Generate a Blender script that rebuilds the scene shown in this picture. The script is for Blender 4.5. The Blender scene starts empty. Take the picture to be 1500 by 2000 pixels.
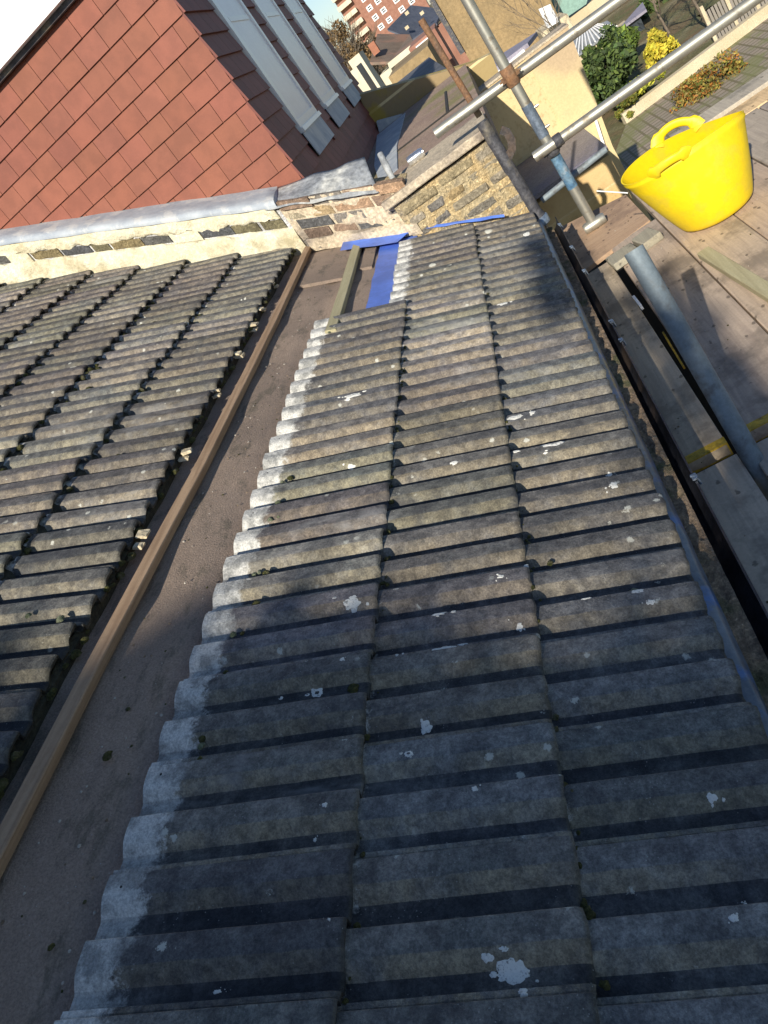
import bpy, math, random
import numpy as np
from mathutils import Vector, Matrix, noise as mnoise
rnd = random.Random(7)
sc = bpy.context.scene
COL = sc.collection

# ------------------------------------------------------------------ camera
RC = ((0.05429512, -0.8101941, -0.58364163),      # camera right in world
      (-0.53763933, 0.46882218, -0.70082074),     # camera down
      (0.84142497, 0.35183985, -0.41013746))      # camera forward
CAM = Vector((0.0, -0.1064, 1.04765))
FPX = 1584.26
cam = bpy.data.cameras.new("camera"); camo = bpy.data.objects.new("camera", cam); COL.objects.link(camo)
cam.sensor_fit = 'VERTICAL'; cam.sensor_height = 32.0; cam.lens = FPX / 2000 * 32.0
cam.clip_start = 0.05; cam.clip_end = 3000
m = Matrix.Identity(4)
for i in range(3):
    m[i][0] = RC[0][i]; m[i][1] = -RC[1][i]; m[i][2] = -RC[2][i]; m[i][3] = CAM[i]
camo.matrix_world = m
sc.camera = camo

# ------------------------------------------------------------------ light
SUN = Vector((-0.87, 0.145, 0.455)).normalized()     # direction towards the sun
w = bpy.data.worlds.new("World"); sc.world = w; w.use_nodes = True
nt = w.node_tree; nt.nodes.clear()
sky = nt.nodes.new('ShaderNodeTexSky'); sky.sky_type = 'NISHITA'; sky.sun_disc = False
sky.sun_elevation = math.asin(SUN.z); sky.sun_rotation = math.atan2(SUN.x, SUN.y)
sky.air_density = 1.0; sky.dust_density = 0.3; sky.ozone_density = 1.5
bg = nt.nodes.new('ShaderNodeBackground'); bg.inputs[1].default_value = 0.083
wo = nt.nodes.new('ShaderNodeOutputWorld')
tn = nt.nodes.new('ShaderNodeMix'); tn.data_type = 'RGBA'; tn.blend_type = 'MULTIPLY'; tn.inputs[0].default_value = 1.0
tn.inputs[7].default_value = (0.92, 0.98, 1.09, 1)
nt.links.new(sky.outputs[0], tn.inputs[6]); nt.links.new(tn.outputs[2], bg.inputs[0]); nt.links.new(bg.outputs[0], wo.inputs[0])
sl = bpy.data.lights.new("sun", 'SUN'); sl.energy = 5.0; sl.angle = math.radians(0.5); sl.color = (1.0, 0.92, 0.79)
slo = bpy.data.objects.new("sun", sl); COL.objects.link(slo)
slo.rotation_euler = SUN.to_track_quat('Z', 'Y').to_euler(); slo.location = (-5, 2, 8)
sc.view_settings.view_transform = 'Standard'; sc.view_settings.look = 'None'
sc.view_settings.exposure = 0.32; sc.view_settings.gamma = 1.0

# ------------------------------------------------------------------ basics
PIT = 0.41996
CP, SP = math.cos(PIT), math.sin(PIT)
RN = Vector((0, -SP, CP))
def RP(x, V, h=0.0):
    """point on the roof slope: x along the eaves, V up the slope, h above it"""
    return Vector((x, V * CP - h * SP, V * SP + h * CP))
def on(px, py, D, ax=0):
    """the world point seen at photo position (px,py) on the plane coordinate[ax] = D"""
    q = ((px - 750) / FPX, (py - 1000) / FPX, 1.0)
    d = Vector([sum(RC[j][i] * q[j] for j in range(3)) for i in range(3)])
    t = (D - CAM[ax]) / d[ax]
    return CAM + d * t

def tag(o, label=None, cat=None, group=None, kind=None):
    if label: o['label'] = label
    if cat: o['category'] = cat
    if group: o['group'] = group
    if kind: o['kind'] = kind
    return o
def empty(name, loc, label=None, cat=None, group=None, kind=None):
    o = bpy.data.objects.new(name, None); COL.objects.link(o); o.location = loc
    o.empty_display_size = 0.1
    return tag(o, label, cat, group, kind)

class MB:
    def __init__(s): s.v = []; s.f = []; s.mi = []; s.c = []; s.a = []
    def add(s, vs, fs, mi=0, col=(1, 1, 1), attr=None):
        b = len(s.v); s.v += [tuple(v) for v in vs]
        s.a += list(attr) if attr is not None else [(0, 0, 0)] * len(vs)
        for f in fs:
            s.f.append(tuple(i + b for i in f)); s.mi.append(mi); s.c.append(col)
    def box(s, c, size, rot=None, mi=0, col=(1, 1, 1), bev=0.0, jit=0.0):
        hx, hy, hz = size[0] / 2, size[1] / 2, size[2] / 2
        if bev <= 0:
            vs = [Vector((x * hx, y * hy, z * hz)) for x in (-1, 1) for y in (-1, 1) for z in (-1, 1)]
            fs = [(0, 1, 3, 2), (4, 6, 7, 5), (0, 4, 5, 1), (2, 3, 7, 6), (0, 2, 6, 4), (1, 5, 7, 3)]
        else:
            b = min(bev, hx * .8, hy * .8, hz * .8); vs = []; fs = []
            for sx in (-1, 1):
                for sy in (-1, 1):
                    for sz in (-1, 1):
                        vs.append(Vector((sx * hx, sy * (hy - b), sz * (hz - b))))
                        vs.append(Vector((sx * (hx - b), sy * hy, sz * (hz - b))))
                        vs.append(Vector((sx * (hx - b), sy * (hy - b), sz * hz)))
            def i(x, y, z, k): return (x * 4 + y * 2 + z) * 3 + k
            for k, (A, B) in enumerate((((1,), (2,)), ((0,), (2,)), ((0,), (1,)))): pass
            for x in (0, 1): fs.append((i(x, 0, 0, 0), i(x, 0, 1, 0), i(x, 1, 1, 0), i(x, 1, 0, 0)) if x == 0 else (i(x, 0, 0, 0), i(x, 1, 0, 0), i(x, 1, 1, 0), i(x, 0, 1, 0)))
            for y in (0, 1): fs.append((i(0, y, 0, 1), i(1, y, 0, 1), i(1, y, 1, 1), i(0, y, 1, 1)) if y == 0 else (i(0, y, 0, 1), i(0, y, 1, 1), i(1, y, 1, 1), i(1, y, 0, 1)))
            for z in (0, 1): fs.append((i(0, 0, z, 2), i(0, 1, z, 2), i(1, 1, z, 2), i(1, 0, z, 2)) if z == 0 else (i(0, 0, z, 2), i(1, 0, z, 2), i(1, 1, z, 2), i(0, 1, z, 2)))
            for x in (0, 1):
                for y in (0, 1): fs.append((i(x, y, 0, 0), i(x, y, 1, 0), i(x, y, 1, 1), i(x, y, 0, 1)))
                for z in (0, 1): fs.append((i(x, 0, z, 0), i(x, 1, z, 0), i(x, 1, z, 2), i(x, 0, z, 2)))
            for y in (0, 1):
                for z in (0, 1): fs.append((i(0, y, z, 1), i(1, y, z, 1), i(1, y, z, 2), i(0, y, z, 2)))
            for x in (0, 1):
                for y in (0, 1):
                    for z in (0, 1): fs.append((i(x, y, z, 0), i(x, y, z, 1), i(x, y, z, 2)))
        if jit: vs = [v + Vector([rnd.uniform(-jit, jit) for _ in range(3)]) for v in vs]
        c = Vector(c)
        vs = [c + (rot @ v if rot is not None else v) for v in vs]
        s.add(vs, fs, mi, col)
    def prism(s, pts, d, mi=0, col=(1, 1, 1)):
        """polygon swept by vector d"""
        n = len(pts); d = Vector(d); P = [Vector(p) for p in pts]
        fs = [tuple(range(n)), tuple(range(2 * n - 1, n - 1, -1))] + [(i, (i + 1) % n, n + (i + 1) % n, n + i) for i in range(n)]
        s.add(P + [p + d for p in P], fs, mi, col)
    def tube(s, path, rad, n=14, mi=0, cap=True, col=(1, 1, 1), hollow=0.0):
        P = [Vector(p) for p in path]; R = rad if isinstance(rad, (list, tuple)) else [rad] * len(P)
        vs = []; fs = []; up = None
        for k, p in enumerate(P):
            t = (P[min(k + 1, len(P) - 1)] - P[max(k - 1, 0)]).normalized()
            if up is None:
                up = Vector((0, 0, 1)) if abs(t.z) < .9 else Vector((1, 0, 0))
            e1 = (up - t * up.dot(t)).normalized(); up = e1; e2 = t.cross(e1)
            for j in range(n):
                a = 2 * math.pi * j / n; vs.append(p + (e1 * math.cos(a) + e2 * math.sin(a)) * R[k])
        for k in range(len(P) - 1):
            for j in range(n):
                fs.append((k * n + j, k * n + (j + 1) % n, (k + 1) * n + (j + 1) % n, (k + 1) * n + j))
        if cap and not hollow:
            fs.append(tuple(range(n - 1, -1, -1))); fs.append(tuple(range((len(P) - 1) * n, len(P) * n)))
        s.add(vs, fs, mi, col)
        if hollow:
            t = (P[0] - P[1]).normalized(); k = len(s.v)
            ring = vs[:n]; inn = [P[0] + (v - P[0]) * (1 - hollow) for v in ring]; deep = [v - t * R[0] * 4 for v in inn]
            f2 = []
            for j in range(n):
                j2 = (j + 1) % n
                f2.append((j, n + j, n + j2, j2)); f2.append((n + j, 2 * n + j, 2 * n + j2, n + j2))
            f2.append(tuple(range(2 * n, 3 * n)))
            s.add(ring + inn + deep, f2, mi, col)
            s.add(vs[-n:], [tuple(range(n))], mi, col)
    def build(s, name, mats, parent=None, smooth=None, loc=None, label=None):
        me = bpy.data.meshes.new(name)
        off = Vector(loc) if loc is not None else (parent.matrix_world_loc if False else Vector((0, 0, 0)))
        par_loc = Vector(parent.location) if parent is not None else Vector((0, 0, 0))
        if parent is not None and parent.parent is not None: par_loc = par_loc + Vector(parent.parent.location)
        base = off if loc is not None else par_loc
        vv = [(v[0] - base.x, v[1] - base.y, v[2] - base.z) for v in s.v]
        me.from_pydata(vv, [], s.f)
        if not isinstance(mats, (list, tuple)): mats = [mats]
        for mm in mats: me.materials.append(mm)
        me.polygons.foreach_set('material_index', s.mi)
        ca = me.color_attributes.new('col', 'FLOAT_COLOR', 'CORNER')
        arr = np.ones((len(me.loops), 4), dtype=np.float32); li = 0
        cnt = [len(f) for f in s.f]
        arr[:, :3] = np.repeat(np.array(s.c, dtype=np.float32), cnt, axis=0)
        ca.data.foreach_set('color', arr.ravel())
        at = me.attributes.new('tl', 'FLOAT_VECTOR', 'POINT')
        at.data.foreach_set('vector', np.array(s.a, dtype=np.float32).ravel())
        me.validate()
        if smooth:
            me.polygons.foreach_set('use_smooth', [True] * len(me.polygons))
            if smooth < 180: me.set_sharp_from_angle(angle=math.radians(smooth))
        me.update()
        o = bpy.data.objects.new(name, me); COL.objects.link(o)
        if parent is not None:
            o.parent = parent; o.location = base - par_loc
        else: o.location = base
        if label: o['label'] = label
        return o

# ------------------------------------------------------------------ materials
class NT:
    def __init__(s, name, rough=0.8, metal=0.0, spec=0.5):
        s.m = bpy.data.materials.new(name); s.m.use_nodes = True; s.t = s.m.node_tree
        s.b = s.t.nodes['Principled BSDF']; s.b.inputs['Roughness'].default_value = rough
        s.b.inputs['Metallic'].default_value = metal; s.b.inputs['Specular IOR Level'].default_value = spec
        s.tc = s.t.nodes.new('ShaderNodeTexCoord'); s.co = s.tc.outputs['Object']
    def l(s, a, b): s.t.links.new(a, b)
    def put(s, sock, v):
        if hasattr(v, 'is_output') or isinstance(v, bpy.types.NodeSocket): s.l(v, sock)
        else: sock.default_value = (v if not isinstance(v, tuple) or len(v) != 3 or sock.type == 'VECTOR' else (*v, 1))
    def map(s, scale=(1, 1, 1), rot=(0, 0, 0), src=None):
        n = s.t.nodes.new('ShaderNodeMapping'); n.inputs['Scale'].default_value = scale; n.inputs['Rotation'].default_value = rot
        s.l(src or s.co, n.inputs[0]); return n.outputs[0]
    def noise(s, scale, detail=4, rough=.55, vec=None, dist=0.0):
        n = s.t.nodes.new('ShaderNodeTexNoise'); n.inputs['Scale'].default_value = scale
        n.inputs['Detail'].default_value = detail; n.inputs['Roughness'].default_value = rough; n.inputs['Distortion'].default_value = dist
        s.l(vec or s.co, n.inputs['Vector']); return n.outputs[0]
    def vor(s, scale, vec=None, feat='F1', out='Distance', rnd_=1.0):
        n = s.t.nodes.new('ShaderNodeTexVoronoi'); n.inputs['Scale'].default_value = scale; n.feature = feat
        n.inputs['Randomness'].default_value = rnd_
        s.l(vec or s.co, n.inputs['Vector']); return n.outputs[out]
    def step(s, v, a, b, o0=0.0, o1=1.0):
        n = s.t.nodes.new('ShaderNodeMapRange'); s.l(v, n.inputs[0]); n.interpolation_type = 'SMOOTHSTEP'
        n.inputs[1].default_value = a; n.inputs[2].default_value = b; n.inputs[3].default_value = o0; n.inputs[4].default_value = o1
        return n.outputs[0]
    def math(s, op, a, b=0.0):
        n = s.t.nodes.new('ShaderNodeMath'); n.operation = op
        s.put(n.inputs[0], a); s.put(n.inputs[1], b); return n.outputs[0]
    def mix(s, f, a, b, mode='MIX'):
        n = s.t.nodes.new('ShaderNodeMix'); n.data_type = 'RGBA'; n.blend_type = mode
        s.put(n.inputs[0], f); s.put(n.inputs[6], a); s.put(n.inputs[7], b); return n.outputs[2]
    def attr(s, name='col', out='Color'):
        n = s.t.nodes.new('ShaderNodeAttribute'); n.attribute_name = name; return n.outputs[out]
    def sep(s, v):
        n = s.t.nodes.new('ShaderNodeSeparateXYZ'); s.l(v, n.inputs[0]); return n.outputs
    def color(s, c): s.put(s.b.inputs['Base Color'], c)
    def bump(s, h, st=.4, dist=.005):
        n = s.t.nodes.new('ShaderNodeBump'); n.inputs['Strength'].default_value = st; n.inputs['Distance'].default_value = dist
        s.l(h, n.inputs['Height']); s.l(n.outputs[0], s.b.inputs['Normal'])

def mottled(name, c1, c2, scale=6, rough=.85, c3=None, s3=1.5, bump=.3, bscale=60, bd=.003, metal=0, tint=False, spec=.4, stretch=None, grain=.4):
    k = NT(name, rough, metal, spec)
    vec = k.map(stretch) if stretch else None
    n = k.noise(scale, 6, .65, vec); c = k.mix(k.step(n, .35, .65), c1, c2)
    if c3: c = k.mix(k.step(k.noise(s3, 5, .6, vec), .5, .68), c, c3)
    f = k.step(k.noise(bscale, 4, .7), .3, .7); c = k.mix(grain, c, k.mix(f, (.25, .25, .25), (1.75, 1.75, 1.75)), 'MULTIPLY')
    if tint: c = k.mix(1.0, c, k.attr(), 'MULTIPLY')
    k.color(c)
    if bump: k.bump(f, bump, bd)
    return k.m

M = {}
def tile_mat(name, yellow):
    k = NT(name, .74, 0, .4)
    a = k.sep(k.attr('tl', 'Vector'))          # x: metres up from the tail, y: on the shoulder of the roll, z: in the pan
    big = k.noise(2.2, 4, .6); mid = k.noise(14, 6, .7); fine = k.step(k.noise(230, 3, .85), .3, .7); mott = k.step(k.noise(48, 4, .7), .3, .7)
    c = k.mix(k.step(mid, .32, .68), (.096, .096, .096), (.205, .201, .188))
    c = k.mix(k.math('MULTIPLY', k.step(big, .5, .68), .55), c, (.135, .122, .125))
    c = k.mix(k.math('MULTIPLY', k.step(k.noise(5, 5, .7), .5, .66), .5), c, (.10, .115, .115))
    # growth and weathering on the shoulder, dirt and painted roll shadow in the pans
    sh = k.math('MULTIPLY', k.step(k.math('ADD', a[1], k.math('MULTIPLY', k.math('SUBTRACT', k.noise(30, 4, .75), .5), 2.0)), .2, .85), k.step(k.noise(9, 5, .7), .25, .62))
    c = k.mix(k.math('MULTIPLY', sh, .80), c, yellow)
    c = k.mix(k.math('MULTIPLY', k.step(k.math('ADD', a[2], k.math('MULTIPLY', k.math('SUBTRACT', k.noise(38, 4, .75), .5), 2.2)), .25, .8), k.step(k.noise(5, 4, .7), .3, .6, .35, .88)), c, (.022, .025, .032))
    # darker edge at the tail
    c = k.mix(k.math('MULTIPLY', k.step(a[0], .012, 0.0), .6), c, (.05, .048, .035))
    c = k.mix(.36, c, k.mix(fine, (.12, .12, .12), (2.0, 1.95, 1.85)), 'MULTIPLY')
    c = k.mix(.55, c, k.mix(mott, (.35, .35, .38), (1.65, 1.65, 1.6)), 'MULTIPLY')
    c = k.mix(1.0, c, k.attr(), 'MULTIPLY')
    wr = k.noise(3.2, 6, .75, k.map((1, .35, .35))); c = k.mix(k.math('MULTIPLY', k.step(wr, .56, .68), .45), c, (.34, .34, .33))
    wd = k.noise(4.1, 6, .75, k.map((1.3, .5, .5), (0, 0, .7))); c = k.mix(k.math('MULTIPLY', k.step(wd, .54, .66), .6), c, (.045, .047, .055))
    # soot blotches
    d2 = k.vor(6.5, k.map((1, 1, 1), (0, 0, 1)), 'F1'); c = k.mix(k.math('MULTIPLY', k.math('MULTIPLY', k.step(k.math('ADD', d2, k.math('MULTIPLY', k.noise(50, 3), .08)), .15, .07), k.step(k.noise(3.3), .5, .56)), .6), c, (.035, .034, .038))
    # lichen: round white growths with ragged edges
    dv = k.math('ADD', k.vor(5.2), k.math('MULTIPLY', k.math('SUBTRACT', k.noise(70, 4, .8), .5), .16))
    lic = k.math('MULTIPLY', k.step(dv, .10, .075), k.step(k.noise(3.1, 2, .5, k.map((1, 1, 1), (.4, 0, 0))), .50, .56))
    dv2 = k.math('ADD', k.vor(17, k.map((1, 1, 1), (.3, .8, 0))), k.math('MULTIPLY', k.math('SUBTRACT', k.noise(120, 3, .8), .5), .3))
    lic2 = k.math('MULTIPLY', k.step(dv2, .13, .08), k.step(k.noise(4.1, 2, .5, k.map((1, 1, 1), (0, .7, 0))), .47, .55))
    c = k.mix(k.math('MULTIPLY', k.math('MAXIMUM', lic, lic2), .85), c, (.60, .60, .52))
    sp = k.math('MULTIPLY', k.step(k.vor(150), .17, .1), k.step(k.noise(20, 3, .6), .52, .62))
    c = k.mix(k.math('MULTIPLY', sp, .5), c, (.45, .45, .42))
    # fresh unweathered concrete on the heads that were covered by the course above
    hd = k.step(k.math('ADD', a[0], k.math('MULTIPLY', k.math('SUBTRACT', k.noise(30, 6, .75), .5), .11)), .298, .318)
    fresh = k.mix(k.step(k.noise(17, 5, .7), .42, .6), (.62, .61, .56), (.30, .30, .28))
    fresh = k.mix(.45, fresh, k.mix(fine, (.4, .4, .4), (1.6, 1.6, 1.6)), 'MULTIPLY')
    c = k.mix(k.math('MULTIPLY', hd, k.step(a[2], 0, 1, 1.0, .72)), c, fresh)
    k.color(c)
    hgt = k.math('ADD', k.math('MULTIPLY', fine, .5), mott)
    k.bump(hgt, .5, .003)
    return k.m
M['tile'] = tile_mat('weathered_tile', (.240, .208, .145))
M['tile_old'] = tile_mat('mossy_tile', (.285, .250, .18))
def wood(name, c1, c2, sc_=(1.5, 30, 30), knots=True, dirt=None, rough=.8, tint=False):
    k = NT(name, rough, 0, .3)
    v = k.map(sc_); n = k.noise(2.2, 6, .6, v, .6); c = k.mix(k.step(n, .3, .7), c1, c2)
    c = k.mix(.35, c, k.mix(k.noise(110, 3, .7), (.4, .4, .4), (1.6, 1.6, 1.6)), 'MULTIPLY')
    if dirt:
        c = k.mix(k.math('MULTIPLY', k.step(k.noise(4.5, 6, .7), .48, .66), .7), c, dirt)
        sp = k.step(k.math('ADD', k.vor(13, k.map((1, 1.8, 1))), k.math('MULTIPLY', k.math('SUBTRACT', k.noise(60, 3, .7), .5), .35)), .17, .1)
        c = k.mix(k.math('MULTIPLY', sp, .7), c, tuple(x * .45 for x in dirt))
    if knots:
        d = k.vor(2.1, k.map((1, 3.5, 3.5))); c = k.mix(k.math('MULTIPLY', k.step(d, .16, .05), .7), c, tuple(x * .35 for x in c1))
    if tint: c = k.mix(1.0, c, k.attr(), 'MULTIPLY')
    k.color(c); k.bump(n, .25, .002); return k.m
M['batten'] = wood('sawn_batten', (.43, .295, .185), (.29, .19, .115))
M['batten_pale'] = wood('treated_batten', (.46, .42, .26), (.36, .32, .19))
M['board'] = wood('scaffold_board', (.50, .425, .335), (.38, .32, .26), dirt=(.17, .15, .125), tint=True)
M['ply'] = wood('plywood', (.50, .35, .23), (.42, .28, .18), sc_=(30, 1.2, 30), knots=False, dirt=(.22, .15, .11))
k = NT('roofing_felt', .9, 0, .3)
n = k.noise(2.2, 6, .65); f = k.step(k.noise(230, 3, .8), .3, .7)
c = k.mix(k.step(n, .35, .65), (.40, .305, .235), (.29, .225, .178))
c = k.mix(k.math('MULTIPLY', k.step(k.noise(7, 5, .7, k.map((1, 3, 1))), .52, .66), .5), c, (.085, .085, .062))
c = k.mix(.28, c, k.mix(f, (.15, .15, .15), (1.85, 1.85, 1.85)), 'MULTIPLY')
c = k.mix(k.math('MULTIPLY', k.step(k.vor(75), .1, .05), k.step(k.noise(9), .5, .6)), c, (.5, .47, .42))
k.color(c); k.bump(k.math('ADD', f, k.math('MULTIPLY', k.noise(12, 4), 2.0)), .6, .006); M['felt'] = k.m
def plain(name, c, rough=.6, metal=0, var=.12, scale=8, spec=.5, bump=.1):
    return mottled(name, tuple(x * (1 - var) for x in c), tuple(min(1, x * (1 + var)) for x in c), scale, rough, bump=bump, metal=metal, spec=spec, grain=.05)
M['blue'] = plain('blue_membrane', (.10, .20, .64), .45, var=.22, scale=5)
k = NT('lead_sheet', .7, .0, .4)
c = k.mix(k.step(k.noise(5, 6, .7), .3, .7), (.30, .34, .39), (.46, .50, .53)); c = k.mix(k.math('MULTIPLY', k.step(k.noise(9, 5, .7, k.map((1, 1, .4))), .5, .62), .7), c, (.56, .57, .55))
k.color(c); k.bump(k.noise(14, 5), .5, .01); M['lead'] = k.m
M['lead_dull'] = mottled('old_lead', (.20, .215, .235), (.36, .38, .39), 6, .65, c3=(.5, .5, .46), s3=4, bump=.5, bscale=30, bd=.004)
M['render'] = mottled('cream_render', (.66, .60, .42), (.74, .70, .54), 5, .9, c3=(.46, .40, .25), s3=3.2, bump=.7, bscale=45, bd=.006, grain=.2)
M['mortar'] = mottled('sandy_mortar', (.66, .49, .25), (.60, .50, .31), 9, .95, c3=(.38, .33, .24), s3=5, bump=1.0, bscale=60, bd=.01)
M['brick'] = mottled('stock_brick', (.95, .95, .95), (.6, .6, .6), 14, .9, bump=.9, bscale=70, bd=.008, tint=True, c3=(.5, .5, .5), s3=9)
M['stone'] = mottled('coping_stone', (.56, .47, .34), (.46, .39, .29), 7, .9, c3=(.26, .22, .18), s3=4, bump=.5, bscale=60, bd=.004)
def slate_mat(name, c1, c2):
    k = NT(name, .65, 0, .4); n = k.noise(9, 5, .6); c = k.mix(k.step(n, .35, .65), c1, c2)
    c = k.mix(.3, c, k.mix(k.noise(240, 2, .8), (.4, .4, .4), (1.6, 1.6, 1.6)), 'MULTIPLY'); c = k.mix(1.0, c, k.attr(), 'MULTIPLY')
    k.color(c); k.bump(k.noise(240, 2, .8), .2, .001); return k.m
M['red'] = slate_mat('red_concrete_tile', (.255, .088, .054), (.212, .073, .045))
M['white'] = plain('white_upvc', (.86, .86, .84), .35, var=.03)
M['glass'] = plain('window_glass', (.80, .78, .80), .35, var=.03, spec=.6)  # pale base colour stands in for the pane's bright reflection
M['darkglass'] = plain('dark_window_glass', (.05, .06, .07), .15, spec=.8)
k = NT('galvanised_steel', .42, .75, .5)
n = k.noise(12, 5, .7, k.map((1, 1, 1))); c = k.mix(k.step(n, .35, .65), (.52, .51, .44), (.36, .35, .30)); c = k.mix(k.math('MULTIPLY', k.step(k.noise(24, 5, .7), .55, .66), .6), c, (.24, .19, .13))
k.color(c); k.put(k.b.inputs['Roughness'], k.step(n, .3, .7, .35, .6)); M['galv'] = k.m
M['galv_grey'] = mottled('weathered_tube', (.17, .215, .245), (.25, .30, .325), 7, .62, c3=(.13, .14, .145), s3=14, bump=.15, bscale=90, metal=.12, grain=.14)
M['bluepaint'] = mottled('blue_paint_mark', (.07, .16, .27), (.16, .27, .36), 18, .5, c3=(.3, .33, .34), s3=12, bump=.1, metal=.2)
M['greypaint'] = mottled('blue_grey_sleeve', (.15, .20, .27), (.24, .29, .36), 14, .32, bump=.1, metal=.5)
M['rust'] = mottled('rusty_steel', (.24, .125, .06), (.13, .085, .06), 12, .8, c3=(.30, .22, .13), s3=6, bump=.4, bscale=80)
M['iron'] = mottled('old_cast_iron', (.05, .052, .062), (.10, .10, .11), 14, .55, c3=(.17, .15, .11), s3=7, bump=.4, bscale=80, metal=.2)
M['darkiron'] = mottled('rusting_iron_hook', (.03, .03, .034), (.08, .055, .04), 9, .6, bump=.3)
M['gutter'] = mottled('black_gutter', (.012, .013, .018), (.03, .032, .04), 12, .33, c3=(.10, .075, .06), s3=4, bump=.2, bscale=70, spec=.6)
M['tray'] = mottled('blue_grey_eaves_strip', (.07, .095, .13), (.14, .17, .21), 9, .35, c3=(.05, .14, .36), grain=.15, s3=12, bump=.15, bscale=50, metal=.1)
M['debris'] = mottled('gutter_grit', (.60, .44, .29), (.34, .25, .17), 45, .95, c3=(.22, .21, .10), s3=9, bump=1, bscale=150, bd=.01)
M['moss'] = mottled('moss', (.07, .08, .02), (.16, .15, .04), 60, .95, c3=(.22, .20, .12), s3=30, bump=1, bscale=160, bd=.01)
M['palemoss'] = mottled('pale_lichen_cushion', (.30, .33, .22), (.20, .24, .13), 60, .95, bump=1, bscale=160, bd=.008)
M['yellow'] = mottled('yellow_plastic', (.80, .60, .010), (.74, .55, .012), 5, .45, c3=(.70, .53, .03), s3=11, bump=.08, grain=.04, spec=.35)
M['hoop'] = mottled('yellow_band', (.62, .40, .03), (.50, .33, .05), 20, .7, c3=(.12, .09, .06), s3=18, bump=.2)
M['can'] = plain('bare_aluminium', (.75, .78, .82), .2, .9)
M['cream'] = plain('cream_masonry', (.62, .56, .42), .9, var=.1, scale=.6)
M['bgred'] = mottled('far_red_brick', (.33, .17, .12), (.27, .13, .09), 1.2, .9, bump=0)
M['bgochre'] = mottled('far_ochre_brick', (.33, .235, .12), (.26, .19, .10), .8, .95, c3=(.22, .16, .085), s3=.5, grain=.2, bump=.3, bscale=6, bd=.03)
M['bgpale'] = mottled('far_pale_render', (.60, .52, .36), (.52, .43, .28), .8, .9, bump=0)
M['bgslate'] = mottled('far_slate', (.07, .08, .11), (.10, .11, .14), 2, .7, bump=0)
M['bgslate2'] = mottled('far_purple_slate', (.23, .215, .27), (.30, .28, .33), 3, .7, bump=0)
M['bgbrown'] = mottled('far_brown_roof', (.21, .16, .12), (.16, .12, .09), 2, .8, c3=(.30, .18, .13), s3=.6, bump=0)
M['teal'] = plain('teal_sheet', (.22, .36, .31), .5)
k = NT('near_yellow_brick', .92, 0, .3)
bt = k.t.nodes.new('ShaderNodeTexBrick'); k.l(k.map((1, 1, 1), (math.radians(90), 0, math.radians(90))), bt.inputs['Vector'])
bt.inputs['Scale'].default_value = 1; bt.inputs['Brick Width'].default_value = .225; bt.inputs['Row Height'].default_value = .075; bt.inputs['Mortar Size'].default_value = .007
bt.inputs['Color1'].default_value = (.58, .41, .18, 1); bt.inputs['Color2'].default_value = (.46, .30, .14, 1); bt.inputs['Mortar'].default_value = (.64, .50, .28, 1)
n = k.noise(24, 5, .75); c = k.mix(k.math('MULTIPLY', k.step(n, .5, .66), .6), bt.outputs[0], (.40, .25, .12)); c = k.mix(k.math('MULTIPLY', k.step(k.noise(2.5, 4), .45, .65), .5), c, (.72, .55, .28))
k.color(c); k.bump(n, .6, .01); M['ybrick'] = k.m
k = NT('mossy_stock_brick', .95, 0, .3)
bt = k.t.nodes.new('ShaderNodeTexBrick'); k.l(k.map((1, 1, 1), (math.radians(90), 0, math.radians(90))), bt.inputs['Vector'])
bt.inputs['Scale'].default_value = 1; bt.inputs['Brick Width'].default_value = .225; bt.inputs['Row Height'].default_value = .075; bt.inputs['Mortar Size'].default_value = .012
bt.inputs['Color1'].default_value = (.28, .21, .12, 1); bt.inputs['Color2'].default_value = (.42, .32, .14, 1); bt.inputs['Mortar'].default_value = (.66, .54, .30, 1)
c = k.mix(k.math('MULTIPLY', k.step(k.noise(3, 4), .5, .62), .8), bt.outputs[0], (.38, .28, .05)); k.color(c); k.bump(k.noise(24, 5), .6, .01); M['mbrick'] = k.m
k = NT('block_paving', .92, 0, .3)
bt = k.t.nodes.new('ShaderNodeTexBrick'); k.l(k.co, bt.inputs['Vector']); bt.inputs['Scale'].default_value = 1
bt.inputs['Brick Width'].default_value = .30; bt.inputs['Row Height'].default_value = .30; bt.inputs['Mortar Size'].default_value = .035
bt.inputs['Color1'].default_value = (.33, .27, .21, 1); bt.inputs['Color2'].default_value = (.28, .24, .185, 1); bt.inputs['Mortar'].default_value = (.17, .145, .09, 1)
c = k.mix(k.math('MULTIPLY', k.step(k.noise(.7, 5, .7), .48, .6), .7), bt.outputs[0], (.20, .21, .08)); k.color(c); M['paving'] = k.m
M['soil'] = mottled('garden_ground', (.17, .12, .06), (.11, .12, .045), .8, .95, c3=(.24, .20, .12), s3=.4, bump=.5, bscale=9, bd=.05)
M['fence'] = wood('fence_wood', (.30, .27, .23), (.22, .20, .17), knots=False)
def leaf(name, c1, c2):
    k = NT(name, .7, 0, .3); c = k.mix(k.noise(1.4, 3), c1, c2); c = k.mix(1.0, c, k.attr(), 'MULTIPLY'); k.color(c); return k.m
M['leaf'] = leaf('evergreen_leaf', (.060, .095, .032), (.10, .135, .045))
M['forsythia'] = leaf('forsythia_flower', (.68, .56, .06), (.52, .48, .07))
M['shrub'] = leaf('shrub_leaf', (.20, .19, .035), (.24, .16, .06))
M['bark'] = mottled('bark', (.20, .16, .115), (.13, .105, .08), 6, .95, bump=.3)
M['dark'] = plain('shaded_void', (.03, .028, .025), .9)

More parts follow.
